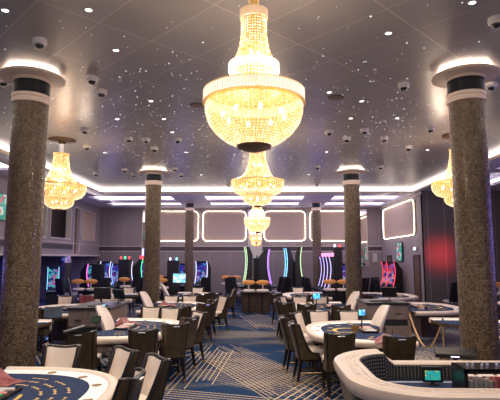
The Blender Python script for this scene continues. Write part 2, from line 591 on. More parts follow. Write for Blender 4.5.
def empty(name, label, cat, loc=(0, 0, 0), rz=0, group=None):
    o = bpy.data.objects.new(name, None)
    o.empty_display_size = .1
    C.objects.link(o)
    o.location = loc
    o.rotation_euler = (0, 0, rz)
    return tag(o, label, cat, group)


def struct(name, mb, m, **k):
    o = mb.build(name, m, **k)
    if not k.get('parent'):
        o['kind'] = 'structure'
    return o


def copy_tree(o, parent=None):
    c = o.copy()
    C.objects.link(c)
    if parent:
        c.parent = parent
    for ch in list(o.children):
        if ch.parent == o:
            copy_tree(ch, c)
    return c


class Proto:
    """the first placement uses the built thing itself, the next ones copies of it"""

    def __init__(s, root):
        s.root, s.used = root, False

    def place(s, loc, rz, label, group=None, scale=1):
        o = copy_tree(s.root) if s.used else s.root
        s.used = True
        o.location = loc
        o.rotation_euler = (0, 0, rz)
        o.scale = (scale,) * 3
        o['label'] = label
        if group:
            o['group'] = group
        return o


def rrect(x0, x1, z0, z1, r, n=6):
    pts = []
    for cx, cz, a0 in ((x1 - r, z1 - r, 0), (x0 + r, z1 - r, 90), (x0 + r, z0 + r, 180), (x1 - r, z0 + r, 270)):
        for k in range(n + 1):
            a = R(a0 + 90 * k / n)
            pts.append((cx + r * math.cos(a), cz + r * math.sin(a)))
    return pts


# ------------------------------------------------------------------ the room
ZC, ZS = 4.7, 4.5
YB = 24.1
XL, XR = -7.8, 6.2
CX0, CX1, CY1 = -6.05, 6.05, 18.7
struct('floor', MB().bx(-11, 11, -4, YB, -.1, 0), CARPET)
struct('ceiling', MB().bx(CX0 - .45, CX1 + .45, -4, CY1 + .45, ZC, ZC + .1), CEIL)
# soffit round the raised ceiling, with recessed coffers
sf = MB()
XW0, XW1 = -11, 11


def soffit_with_holes(mb, x0, x1, y0, y1, holes):
    xs = sorted({x0, x1} | {h[0] for h in holes} | {h[1] for h in holes})
    ys = sorted({y0, y1} | {h[2] for h in holes} | {h[3] for h in holes})
    for i in range(len(xs) - 1):
        for j in range(len(ys) - 1):
            mx, my = (xs[i] + xs[i + 1]) / 2, (ys[j] + ys[j + 1]) / 2
            if any(h[0] < mx < h[1] and h[2] < my < h[3] for h in holes):
                continue
            mb.bx(xs[i], xs[i + 1], ys[j], ys[j + 1], ZS, ZS + .08)


holes = []
for xa, xb in ((-6.9, -3.5), (-2.15, 2.0), (3.2, 6.0)):
    holes.append((xa, xb, 19.6, 21.2))
    holes.append((xa, xb, 22.0, 23.3))
sideL = [(-7.4, -6.75, y, y + 3.4) for y in (6.0, 10.2, 14.4)]
sideR = [(6.75, 8.2, y, y + 3.4) for y in (6.0, 10.2, 14.2)]
soffit_with_holes(sf, XW0, CX0, -4, CY1, sideL)
soffit_with_holes(sf, CX1, XW1, -4, CY1, sideR)
soffit_with_holes(sf, XW0, XW1, CY1, YB, holes)
so = struct('ceiling_soffit', sf, SOFFIT)
# upstand lip of the cove and the glowing strip hidden above it
struct('trim_1', MB().bx(CX0 - .02, CX0 + .05, -4, CY1, ZS - .02, ZS + .04).bx(CX1 - .05, CX1 + .02, -4, CY1, ZS - .02, ZS + .04).bx(CX0 - .02, CX1 + .02, CY1 - .05, CY1 + .02, ZS - .02, ZS + .04), CREAMW)
cl = MB()
cl.bx(CX0 - .12, CX0 - .10, -4, CY1 + .1, ZS + .075, ZC - .005)
cl.bx(CX1 + .10, CX1 + .12, -4, CY1 + .1, ZS + .075, ZC - .005)
cl.bx(CX0 - .1, CX1 + .1, CY1 + .10, CY1 + .12, ZS + .06, ZC - .005)
struct('trim_2', cl, LED)
# coffers
cb, cs = MB(), MB()
for h in holes + sideL + sideR:
    x0, x1, y0, y1 = h
    cb.bx(x0 - .08, x1 + .08, y0 - .08, y1 + .08, ZS + .32, ZS + .36)
    cb.bx(x0 - .1, x0 - .06, y0 - .08, y1 + .08, ZS + .08, ZS + .34)
    cb.bx(x1 + .06, x1 + .1, y0 - .08, y1 + .08, ZS + .08, ZS + .34)
    cb.bx(x0 - .08, x1 + .08, y0 - .1, y0 - .06, ZS + .08, ZS + .34)
    cb.bx(x0 - .08, x1 + .08, y1 + .06, y1 + .1, ZS + .08, ZS + .34)
    cs.bx(x0 - .02, x1 + .02, y1 - .02, y1 + .06, ZS + .09, ZS + .31)
    cs.bx(x0 - .06, x0 - .01, y0, y1, ZS + .12, ZS + .2)
    cs.bx(x1 + .01, x1 + .06, y0, y1, ZS + .12, ZS + .2)
struct('ceiling_coffer', cb, SOFFIT)
struct('trim_3', cs, LEDC)

# back wall
struct('wall_back', MB().bx(XL - 3.2, XR + .3, YB, YB + .15, 0, ZS), WALL)
struct('trim_4', MB().bx(XL, XR, YB - .02, YB, 2.36, 2.55), BAND)
struct('trim_5', MB().bx(XL, XR, YB - .03, YB, 2.56, 2.60).bx(XL, XR, YB - .03, YB, 2.31, 2.35), CREAMW)
struct('baseboard_back', MB().bx(XL, XR, YB - .03, YB, 0, .14), BAND)
# mirror strips in slim frames
for i, (x0, x1) in enumerate(((-.42, .30), (-5.68, -5.42), (5.05, 5.5))):
    z0 = 1.0 if i == 0 else 1.6
    r_ = empty('wall_mirror', ('tall narrow mirror between the two middle glowing wall panels', 'slim mirror strip left of the far left wall panel, partly behind a pillar',
                               'slim mirror strip at the right end of the back wall behind a pillar')[i], 'mirror', ((x0 + x1) / 2, YB - .03, z0))
    hw, hh = (x1 - x0) / 2, 4.42 - z0
    MB().bx(-hw + .03, hw - .03, -.01, .01, .03, hh - .03).build('mirror_pane', MIRROR, r_)
    MB().bx(-hw, -hw + .03, -.025, .02, 0, hh).bx(hw - .03, hw, -.025, .02, 0, hh).bx(-hw, hw, -.025, .02, hh - .03, hh).bx(-hw, hw, -.025, .02, 0, .03).build('mirror_frame', CREAMW, r_)


def glow_panel(label, loc, rz, wd, z0, z1, r=.22):
    t = empty('wall_panel', label, 'wall panel', loc, rz, 'glowing framed wall panels')
    out = rrect(-wd / 2, wd / 2, z0, z1, r)
    p = MB()
    p.xprism(out, -.04, .015)
    p.build('panel', TAUPE, t)
    tb = MB()
    pts = [(x, -.075, z) for x, z in rrect(-wd / 2 + .01, wd / 2 - .01, z0 + .01, z1 - .01, r)]
    tb.tube(pts, .008, 6, closed=True)
    tb.build('light_strip', LEDS, t, smooth=True)
    return t


for x0, x1, lb in ((-5.35, -2.86, 'glowing framed wall panel between the far left pillars'), (-2.66, -.50, 'glowing framed wall panel just left of the central mirror'),
                   (.38, 2.44, 'glowing framed wall panel just right of the central mirror'), (2.64, 4.98, 'glowing framed wall panel behind the right far pillars')):
    glow_panel(lb, ((x0 + x1) / 2, YB - .02, 0), 0, x1 - x0, 2.82, 4.32)
# right side wall (runs away from the camera) and the wall facing the camera beside it
struct('wall_right', MB().bx(XR, XR + .15, 18.1, YB, 0, ZS), WALLY)
struct('wall_right_front', MB().bx(XR, 11, 18.1, 18.25, 0, ZS), DARKPAN)
struct('wall_right_side', MB().bx(10.9, 11, -4, 18.1, 0, ZS), DARKPAN)
glow_panel('glowing framed wall panel on the right side wall above the screen', (XR - .02, 21.1, 0), -PI / 2, 4.6, 2.88, 4.30)
struct('trim_6', MB().bx(XR - .03, XR, 18.12, YB, 4.38, ZS), CREAMW)
# doorways on the right wall
for n, y0, y1 in ((1, 18.55, 19.25), (2, 22.4, 23.1)):
    d = struct('door_%d' % n, MB().bx(XR - .03, XR, y0 + .06, y1 - .06, 0, 2.06), BROWNOPEN)
    MB().bx(XR - .05, XR - .002, y0, y0 + .06, 0, 2.12).bx(XR - .05, XR - .002, y1 - .06, y1, 0, 2.12).bx(XR - .05, XR - .002, y0, y1, 2.06, 2.12).build('door_frame', BAND, d)
    MB().bx(XR - .07, XR - .03, y1 - .16, y1 - .13, .95, 1.1).build('door_handle', CHROME, d)
# left wall with the mezzanine front
lw = MB()
openings = [(15.0, 17.9, 2.75, 4.0), (18.2, 20.3, 2.75, 4.05), (20.62, 21.35, 2.12, 4.2), (21.55, 23.35, 2.80, 4.15)]
ys = sorted({-4.0, YB} | {a for o in openings for a in o[:2]})
for i in range(len(ys) - 1):
    my = (ys[i] + ys[i + 1]) / 2
    op = [o for o in openings if o[0] < my < o[1]]
    if op:
        lw.bx(XL - .2, XL, ys[i], ys[i + 1], 2.08, op[0][2])
        lw.bx(XL - .2, XL, ys[i], ys[i + 1], op[0][3], ZS)
    else:
        lw.bx(XL - .2, XL, ys[i], ys[i + 1], 2.08, ZS)
struct('wall_left', lw, WALLY)
struct('trim_7', MB().bx(XL - .01, XL + .03, -4, 20.5, 2.37, 2.55), BAND)
struct('trim_8', MB().bx(XL - .01, XL + .06, -4, YB, 2.08, 2.14).bx(XL - .01, XL + .04, -4, YB, 2.60, 2.63), CREAMW)
struct('ceiling_mezzanine', MB().bx(-11, XL - .2, -4, YB, 2.08, 2.16), SOFFIT)
struct('wall_left_recess', MB().bx(-10.9, -10.8, -4, YB, 0, 2.08), BLUEWALL)
light('upper_room_fill', 'POINT', (-8.6, 20.5, 3.9), 30, (1.0, .85, .75), shadow_soft_size=.2)  # point lights added so the rooms behind the openings do not go black
light('upper_room_fill', 'POINT', (-8.6, 16.5, 3.9), 20, (.8, 1.0, .85), shadow_soft_size=.2)
struct('wall_left_upper', MB().bx(-9.6, -9.5, -4, YB, 2.16, ZS), DARKPAN)
for i, (y0, y1, z0, z1) in enumerate(openings):
    wf = MB()
    e = .05
    wf.bx(XL - .2, XL + .03, y0, y0 + e, z0, z1).bx(XL - .2, XL + .03, y1 - e, y1, z0, z1).bx(XL - .2, XL + .03, y0, y1, z0, z0 + e).bx(XL - .2, XL + .03, y0, y1, z1 - e, z1)
    wn = struct('window_%d' % (i + 1), wf, CREAMW, bevel=.01)
    g = MB().bx(XL - .16, XL - .14, y0 + e, y1 - e, z0 + e, z1 - e)
    if i == 0:
        g.build('blind', GREENGL, wn)
    elif i == 2:
        g.build('louvre_panel', BROWNOPEN, wn)
    elif i == 3:
        MB().bx(XL - .16, XL - .14, y0 + .55, y1 - e, z0 + e, z1 - e).build('blind', TAUPE, wn)
mb = MB()


# ------------------------------------------------------------------ pillars
def pillar(label, x, y, ztop, r=.245, capped=True):
    t = empty('pillar', label, 'pillar', (x, y, 0), 0, 'mosaic pillars')
    t['kind'] = 'thing'
    zt = ztop
    z1 = zt - (.475 if capped else .40)
    MB().lathe([(r, 0), (r, z1)], 64, uv=True).build('shaft', MOS, t, smooth=True)
    MB().lathe([(r + .02, 0), (r + .02, .12), (r + .004, .13)], 48).build('plinth', BAND, t, smooth=True)
    k = r / .245
    # collar: two beige rings, glossy dark band, beige ring
    rg = MB()
    rg.lathe([(r, z1 - .01), (r + .02, z1), (r + .02, z1 + .05), (r + .008, z1 + .055), (r + .008, z1 + .075), (r + .02, z1 + .08), (r + .02, z1 + .125), (r, z1 + .13)], 48)
    rg.build('lower_ring', BEIGE, t, smooth=True)
    MB().lathe([(r + .008, z1 + .12), (r + .008, z1 + .33)], 48).build('dark_band', NAVY, t, smooth=True)
    MB().lathe([(r, z1 + .32), (r + .018, z1 + .33), (r + .018, z1 + .39), (r, z1 + .395)], 48).build('upper_ring', BEIGE, t, smooth=True)
    if capped:
        MB().lathe([(r - .02, z1 + .36), (r - .02, zt - .001)], 48).build('neck', BEIGE, t, smooth=True)
        MB().lathe([(r, zt - .105), (r + .19, zt - .10), (r + .215, zt - .09), (r + .215, zt - .065), (r + .20, zt - .055), (r, zt - .055)], 56).build('cap_disc', BEIGE, t, smooth=True)
        MB().lathe([(r + .07, zt - .054), (r + .11, zt - .054), (r + .11, zt - .045), (r + .07, zt - .045), (r + .07, zt - .054)], 48, cap=False).build('uplight_ring', mat('uplight', (1, .9, .8), .5, emit=(1, .84, .68), es=20), t)
    return t


pillar('large mosaic pillar at the left, in front of the blackjack tables', -3.30, 6.85, ZC)
pillar('large mosaic pillar at the right, behind the craps style table', 3.05, 6.85, ZC)
pillar('mid distance mosaic pillar left of the aisle with a glowing cap', -3.17, 14.8, ZC)
pillar('mid distance mosaic pillar right of the aisle with a glowing cap', 2.93, 14.8, ZC)
pillar('slim distant pillar left of the aisle near the back wall', -2.98, 21.6, ZS - .002, .19, False)
pillar('slim distant pillar right of the aisle near the back wall', 2.68, 21.6, ZS - .002, .19, False)
# short round pillar under the mezzanine
t = empty('short_pillar', 'short dark round pillar with silver ring under the left mezzanine', 'pillar', (-8.2, 21.0, 0))
MB().lathe([(.22, 0), (.22, 1.85)], 32).build('shaft', BAND, t, smooth=True)
MB().lathe([(.24, 1.8), (.24, 1.92), (.20, 1.93), (.2, 2.08)], 32).build('collar', CHROME, t, smooth=True)

# ------------------------------------------------------------------ chandeliers


def prof_interp(prof, n):
    """n+1 evenly spaced points along a polyline"""
    seg = [math.hypot(prof[i + 1][0] - prof[i][0], prof[i + 1][1] - prof[i][1]) for i in range(len(prof) - 1)]
    T = sum(seg)
    out = []
    for k in range(n + 1):
        d = T * k / n
        i = 0
        while i < len(seg) - 1 and d > seg[i]:
            d -= seg[i]
            i += 1
        f = d / seg[i]
        out.append((prof[i][0] + (prof[i + 1][0] - prof[i][0]) * f, prof[i][1] + (prof[i + 1][1] - prof[i][1]) * f))
    return out, T


def beads(prof, ns, pitch, r, c=(0, 0, 0)):
    mb = MB()
    pts, T = prof_interp(prof, 60)
    n = max(2, int(T / pitch))
    pts, T = prof_interp(prof, n)
    for s in range(ns):
        a = 2 * PI * s / ns
        ca, sa = math.cos(a), math.sin(a)
        for (pr, z) in pts:
            x, y = pr * ca, pr * sa
            rr = r * random.uniform(.85, 1.1)
            mi = random.choices((0, 1, 2), (5, 3, 2))[0]
            rt = min(rr, PI * pr / ns * .88)
            i0 = len(mb.v)
            for d in ((rr * ca, rr * sa, 0), (-rt * sa, rt * ca, 0), (-rr * ca, -rr * sa, 0), (rt * sa, -rt * ca, 0), (0, 0, rr), (0, 0, -rr)):
                mb.v.append((x + d[0], y + d[1], z + d[2]))
            for q in ((0, 1, 4), (1, 2, 4), (2, 3, 4), (3, 0, 4), (1, 0, 5), (2, 1, 5), (3, 2, 5), (0, 3, 5)):
                mb.f.append([i0 + k for k in q])
                mb.uv.append(None)
                mb.mi.append(mi)
    return mb


def fringe_band(r0, z0, z1, n=80):
    """a ring of upright crystal prisms"""
    mb = MB()
    for k in range(n):
        a = 2 * PI * k / n
        mb.box((r0 * math.cos(a), r0 * math.sin(a), (z0 + z1) / 2), (.016, 2 * PI * r0 / n * .8, z1 - z0), rz=a)
    return mb


INNER = bpy.data.materials.new('gilt_gauze')
INNER.use_nodes = True
nt = INNER.node_tree
nt.nodes.clear()
_o = nt.nodes.new('ShaderNodeOutputMaterial')
_t = nt.nodes.new('ShaderNodeBsdfTranslucent')
_t.inputs[0].default_value = (.85, .50, .22, 1)
_d = nt.nodes.new('ShaderNodeBsdfDiffuse')
_d.inputs[0].default_value = (.75, .42, .14, 1)
_x = nt.nodes.new('ShaderNodeMixShader')
_x.inputs[0].default_value = .35
_e = nt.nodes.new('ShaderNodeEmission')
_e.inputs[0].default_value = (1.0, .40, .09, 1)
_e.inputs[1].default_value = .12  # low orange emission adds the glow from inside to the gauze
_a = nt.nodes.new('ShaderNodeAddShader')
nt.links.new(_t.outputs[0], _x.inputs[1])
nt.links.new(_d.outputs[0], _x.inputs[2])
nt.links.new(_x.outputs[0], _a.inputs[0])
nt.links.new(_e.outputs[0], _a.inputs[1])
_tr = nt.nodes.new('ShaderNodeBsdfTransparent')
_m2 = nt.nodes.new('ShaderNodeMixShader')
_m2.inputs[0].default_value = .42
nt.links.new(_a.outputs[0], _m2.inputs[1])
nt.links.new(_tr.outputs[0], _m2.inputs[2])
nt.links.new(_m2.outputs[0], _o.inputs[0])


def bulbs(root, spots, en):
    for (x, y, z) in spots:
        MB().ball((0, 0, 0), .020, 6, (1, 1, 1.6)).build('light_bulb', BULB, root, smooth=True, loc=(x, y, z))
    return


def ring_pts(r, n, z, ph=0):
    return [(r * math.cos(2 * PI * k / n + ph), r * math.sin(2 * PI * k / n + ph), z) for k in range(n)]


def chandelier_a(label, loc, zc, fine=True):
    """round basket type; loc z is the height of the wide ring"""
    t = empty('chandelier', label, 'chandelier', loc, 0, 'crystal chandeliers')
    H_ = zc - loc[2]
    MB().lathe([(.05, H_), (.05, .80)], 20).build('stem', GOLDF, t, smooth=True)
    MB().lathe([(.13, H_ - .002), (.13, H_ - .03), (.05, H_ - .05)], 24).build('canopy', BRONZE, t, smooth=True)
    k = 1 if fine else .6
    pn = [(.118, .80), (.122, .62), (.145, .48), (.185, .38), (.215, .33)]
    pu = [(.222, .25), (.225, .20), (.245, .12), (.262, .06)]
    pb = [(.462, -.06), (.460, -.15), (.428, -.25), (.362, -.338), (.275, -.41), (.17, -.46)]
    MB().lathe([(r - .014, z) for r, z in pn], 40, cap=False).build('neck_liner', INNER, t, smooth=True)
    MB().lathe([(r - .014, z) for r, z in pu], 40, cap=False).build('dome_liner', INNER, t, smooth=True)
    MB().lathe([(r - .014, z) for r, z in pb], 56, cap=False).build('basket_liner', INNER, t, smooth=True)
    for nm, pf, ns, m in (('neck_crystals', pn, 30, BEAD), ('dome_crystals', pu, 46, BEADB), ('basket_crystals', pb, 64, BEADB)):
        o = beads(pf, int(ns * k), .0285 / k, .0115 / k ** .8).build(nm, (m, BEADB, BEADD) if m is BEAD else (m, BEAD, BEAD), t, fix=False)
        o['kind'] = 'stuff'
    fringe_band(.13, .80, .88, int(40 * k)).build('top_crown', mat('amber_crystal', (.8, .6, .4), .15, emit=(1, .66, .4), es=.25), t)
    fringe_band(.238, .26, .335, int(64 * k)).build('upper_crystal_band', CRYS_BAND, t)
    fringe_band(.478, -.05, .05, int(110 * k)).build('wide_crystal_band', CRYS_BAND, t)
    MB().lathe([(.46, .045), (.486, .05), (.486, .06), (.26, .07)], 56, cap=False).build('ring_top', GOLDF, t, smooth=True)
    MB().lathe([(.462, -.06), (.49, -.05), (.49, -.062), (.462, -.07)], 56, cap=False).build('ring_edge', GOLDF, t, smooth=True)
    MB().lathe([(.17, -.465), (.16, -.49), (.10, -.51), (.02, -.53), (0.0, -.53)], 28).build('bottom_cap', BRONZE, t, smooth=True)
    bulbs(t, ring_pts(.30, 8, -.17, .2) + ring_pts(.13, 5, .17, .5) + ring_pts(.05, 3, .45), 1)
    for p in ring_pts(.27, 4, -.2, .9):
        light('chandelier_light', 'POINT', p, 1.5, (1.0, .80, .52), parent=t, shadow_soft_size=.05)
    for p in ring_pts(.36, 4, .13, .4):
        light('chandelier_light', 'POINT', p, 13, (1.0, .86, .68), parent=t, shadow_soft_size=.04)
    light('chandelier_light', 'POINT', (0, 0, .17), 1.4, (1.0, .80, .52), parent=t, shadow_soft_size=.05)
    light('chandelier_light', 'POINT', (0, 0, .45), .5, (1.0, .78, .50), parent=t, shadow_soft_size=.04)
    return t


def chandelier_b(label, loc, zc, fine=True):
    """flared bell type with a lower tier"""
    t = empty('bell_chandelier', label, 'chandelier', loc, 0, 'crystal chandeliers')
    H_ = zc - loc[2]
    MB().lathe([(.045, H_), (.045, .70)], 20).build('stem', CHROME, t, smooth=True)
    MB().lathe([(.31, H_ - .002), (.31, H_ - .03), (.28, H_ - .04), (.10, H_ - .045), (.07, H_ - .10)], 40).build('canopy', BRONZE, t, smooth=True)
    pn = [(.158, .70), (.172, .55), (.20, .38), (.25, .24), (.32, .12), (.40, .05)]
    pb = [(.565, 0), (.57, -.08), (.545, -.17), (.48, -.25), (.36, -.30)]
    pl = [(.31, -.30), (.315, -.38), (.28, -.45), (.20, -.50), (.10, -.53)]
    for nm, pf in (('neck_liner', pn), ('basket_liner', pb), ('lower_liner', pl)):
        MB().lathe([(r - .016, z) for r, z in pf], 48, cap=False).build(nm, INNER, t, smooth=True)
    k = .75 if fine else .55
    for nm, pf, ns, m in (('neck_crystals', pn, 44, BEAD), ('basket_crystals', pb, 80, BEADB), ('lower_crystals', pl, 56, BEADB)):
        o = beads(pf, int(ns * k), .027 / k ** .5, .0115).build(nm, (m, BEADB, BEADD) if m is BEAD else (m, BEAD, BEAD), t, fix=False)
        o['kind'] = 'stuff'
    MB().lathe([(.16, .69), (.178, .70), (.178, .74), (.05, .76)], 32).build('top_cap', GOLDF, t, smooth=True)
    MB().lathe([(.38, .055), (.55, .03), (.585, .02), (.585, -.015), (.56, -.02)], 56, cap=False).build('wide_ring', GOLDF, t, smooth=True)
    MB().lathe([(.36, -.29), (.325, -.295), (.325, -.315), (.31, -.32)], 48, cap=False).build('lower_ring', GOLDF, t, smooth=True)
    MB().lathe([(.10, -.525), (.09, -.55), (.03, -.57), (0, -.575)], 20).build('finial', BRONZE, t, smooth=True)
    bulbs(t, ring_pts(.36, 8, -.10, .1) + ring_pts(.09, 4, .38, .4) + ring_pts(.15, 4, -.38), 1)
    for p in ring_pts(.34, 4, -.12, .4):
        light('chandelier_light', 'POINT', p, 1.7, (1.0, .78, .50), parent=t, shadow_soft_size=.05)
    for p in ring_pts(.47, 4, .12, .4):
        light('chandelier_light', 'POINT', p, 10, (1.0, .86, .68), parent=t, shadow_soft_size=.04)
    light('chandelier_light', 'POINT', (0, 0, .33), 1.2, (1.0, .78, .50), parent=t, shadow_soft_size=.05)
    light('chandelier_light', 'POINT', (0, 0, -.38), .8, (1.0, .78, .50), parent=t, shadow_soft_size=.04)
    return t


chandelier_a('largest crystal chandelier hanging nearest, with wide fringed ring and round basket', (-.02, 4.5, 3.52), ZC)
chandelier_b('crystal bell chandelier hanging below and behind the nearest one in the middle row', (.03, 10.5, 3.66), ZC)
chandelier_a('smallest middle crystal chandelier, third along the aisle near the back wall', (.03, 17.8, 3.42), ZC, False)
chandelier_b('crystal bell chandelier at the left beside the large left pillar', (-4.46, 10.85, 3.63), ZC)
chandelier_b('crystal bell chandelier at the right half hidden behind the large right pillar', (4.42, 10.5, 3.63), ZC)

# ------------------------------------------------------------------ ceiling fittings


def dome_camera():
    t = empty('dome_camera', '', 'camera')
    MB().lathe([(.086, 0), (.090, -.03), (.084, -.06), (.066, -.075)], 24).build('housing', WHITE, t, smooth=True)
    MB().lathe([(.058, -.070), (.056, -.088), (.042, -.108), (.022, -.118), (0, -.120)], 20).build('dome', BLACKGL, t, smooth=True)
    return Proto(t)


DC = dome_camera()
cams = [(-2.69, 5.72), (-2.46, 6.98), (-2.5, 7.55), (-3.6, 9.9), (-4.08, 11.4), (-2.87, 10.65), (-2.5, 10.75), (-2.5, 11.65), (-1.78, 10.75), (-4.0, 14.5), (-3.94, 15.35),
        (-3.68, 15.15), (-2.45, 14.35), (-2.42, 15.4), (-5.1, 15.15), (-3.83, 7.05), (2.3, 7.32), (3.66, 7.33), (2.72, 5.25), (2.28, 10.0), (2.04, 10.7), (1.55, 10.1),
        (2.88, 10.7), (3.7, 11.6), (3.62, 9.87), (1.8, 14.1), (3.66, 14.1), (-1.0, 17.6), (2.2, 17.4)]
for i, (x, y) in enumerate(cams):
    side = 'left' if x < 0 else 'right'
    if i == 0:
        lb = 'white dome camera on the ceiling nearest the left pillar cap, top left'
    elif i == 18:
        lb = 'white dome camera on the ceiling at the top right corner'
    elif i == 16:
        lb = 'large white dome camera on the ceiling just left of the right pillar cap'
    elif i == 17:
        lb = 'white dome camera on the ceiling just right of the right pillar cap'
    elif i == 15:
        lb = 'white dome camera at the left edge beside the left pillar collar'
    elif i in (1, 2):
        lb = ('upper', 'lower')[i - 1] + ' of the paired white dome cameras right of the left pillar cap'
    elif y < 13:
        lb = 'small white dome camera mid ceiling, %s of the aisle, ' % side + {3: 'nearest the left pillar', 4: 'close above the left chandelier', 5: 'left of a close pair', 6: 'right of a close pair', 7: 'just behind the close pair', 8: 'nearest the aisle',
                                                                                19: 'in front of the middle pillar', 20: 'close left of the middle pillar', 21: 'nearest the aisle', 22: 'close right of the middle pillar', 23: 'beside the right chandelier', 24: 'nearest the right pillar'}[i]
    else:
        lb = 'tiny white far dome camera, ' + {9: 'furthest left but one', 10: 'left of the middle pillar cap, left of a pair', 11: 'left of the middle pillar cap, right of a pair', 12: 'right of the left middle pillar cap, upper', 13: 'right of the left middle pillar cap, lower',
                                                             14: 'furthest left near the cove', 25: 'left of the right middle pillar cap', 26: 'right of the right middle pillar cap', 27: 'in front of the cove left of centre', 28: 'in front of the cove right of centre'}[i]
    DC.place((x, y, ZC), 0, lb, 'ceiling dome cameras')

t = empty('downlight', '', 'ceiling light')
MB().lathe([(.050, -.001), (.050, -.006), (.036, -.008), (.036, -.001)], 20).build('bezel', WHITE, t, smooth=True)
MB().lathe([(.035, -.002), (.035, -.005)], 16).build('lens', DOWN, t)
light('downlight_lamp', 'SPOT', (0, 0, -.03), 125, (1.0, .89, .75), parent=t, spot_size=R(88), spot_blend=.7, shadow_soft_size=.06)
DL = Proto(t)
for x, y in ((-2.75, 5.0), (-1.83, 5.0), (-1.83, 6.04), (-1.82, 8.11), (-2.72, 9.2), (-1.8, 9.2), (-1.81, 10.2), (1.83, 8.16), (1.84, 9.2), (2.74, 9.2), (1.2, 7.7), (1.6, 5.6), (2.3, 4.9),
             (-1.6, 3.8), (1.8, 12.2), (-1.8, 12.2), (-3.9, 12.2), (4.3, 12.0), (4.3, 9.0), (-4.6, 9.0), (-1.8, 15.6), (1.7, 15.6)):
    near = 'near' if y < 7 else ('middle' if y < 11 else 'far')
    DL.place((x, y, ZC), 0, 'small round recessed ceiling downlight in the %s ceiling, %s of the aisle' % (near, 'left' if x < 0 else 'right'), 'recessed ceiling downlights')

for x, y, lb in ((-2.05, 7.0, 'small sprinkler rose on the ceiling above the paired cameras'), (1.72, 8.3 - 1.55, 'small sprinkler head on the ceiling right of the nearest chandelier')):
    t = empty('sprinkler', lb, 'sprinkler', (x, y, ZC))
    MB().lathe([(.03, -.001), (.028, -.01), (.008, -.014), (.008, -.05), (.0, -.05)], 14).build('body', CHROME, t, smooth=True)
    MB().lathe([(.02, -.05), (.02, -.054)], 12).build('deflector', CHROME, t)
for x, y, lb in ((1.35, 7.95, 'flat bronze round ceiling speaker right of the nearest chandelier'), (-1.05, 8.35, 'flat dark round ceiling speaker left of the nearest chandelier')):
    t = empty('ceiling_speaker', lb, 'ceiling speaker', (x, y, ZC))
    MB().lathe([(.125, -.001), (.12, -.008), (.10, -.010)], 28).build('grille', mat('bronze_grille', (.20, .13, .09), .5), t, smooth=True)
    MB().lathe([(.135, -.001), (.135, -.006), (.125, -.007), (.125, -.001)], 28, cap=False).build('bezel', BAND, t, smooth=True)

# fibre optic stars in the ceiling panels
me = MB().lathe([(1, 0), (1, -.4)], 8)
star = me.build('star_light', STAR)
star.location = (0, 0, ZC)
pts = []
while len(pts) < 1700:
    x, y = random.uniform(-5.9, 5.9), random.uniform(4.2, 18.4)
    if (abs(x) < 3.6 or random.random() < .35) and random.random() < (y - 3.2) / 6:
        pts.append((x, y))
pts.sort(key=lambda p: p[1] + abs(p[0]) * .3)
first = True
rest = MB()
for i, (x, y) in enumerate(pts):
    r = random.choice((.003, .004, .004, .005, .007, .009)) * (1 + .02 * max(0, y - 5))
    if i < 300:
        o = star if first else star.copy()
        if not first:
            C.objects.link(o)
        first = False
        o.location = (x, y, ZC - .0005)
        o.scale = (r, r, .012)
        tag(o, 'tiny pin point star light set in the dark ceiling panels', 'star light', 'fibre optic ceiling stars')
    else:
        rest.xf = Matrix.Translation((x, y, ZC - .0005)) @ Matrix.Diagonal((r, r, .012, 1))
        rest.lathe([(1, 0), (1, -.4)], 6)
tag(rest.build('star_light_field', STAR), 'field of tiny distant star lights across the far ceiling', 'star lights', kind='stuff')


# ------------------------------------------------------------------ chairs (face local +X)
def chair_path(off, n=7):
    """U-shaped plan line from the left front round the back to the right front, with the share t of the way down the side"""
    hw, bx_, rc, fx = .168 + off, -.205 - off, .055 + off, .09
    pts = []
    for k in range(n):
        pts.append((fx + (bx_ + rc - fx) * k / n, hw, 1 - k / n))
    for k in range(5):
        a = R(90 + 90 * k / 4)
        pts.append((bx_ + rc + rc * math.cos(a), hw - rc + rc * math.sin(a), 0))
    m = 4
    for k in range(1, m):
        pts.append((bx_, (hw - rc) * (1 - 2 * k / m), 0))
    for k in range(5):
        a = R(180 + 90 * k / 4)
        pts.append((bx_ + rc + rc * math.cos(a), -hw + rc + rc * math.sin(a), 0))
    for k in range(1, n + 1):
        pts.append((bx_ + rc + (fx - bx_ - rc) * k / n, -hw, k / n))
    return pts


def chair_top(x, y, t):
    if t <= 0:
        return .925 + .030 * (abs(y) / .19) ** 2 - .012
    return .49 + .453 * (1 - t) ** 4.4


def lean(x, z):
    f = max(0.0, min(1.0, (.05 - x) / .28))
    return -max(0, z - .45) * .24 * f


def chair_surface(off, zb, nz=7, inset=0.0):
    mb = MB()
    rows = []
    P = chair_path(off)
    for k in range(nz + 1):
        row = []
        for (x, y, t) in P:
            zt = chair_top(x, y, t) - inset
            z = zb + (zt - zb) * k / nz
            fl = 1 + .38 * max(0, (z - .5))
            row.append((x + lean(x, z), y * fl, z))
        rows.append(row)
    return mb, rows


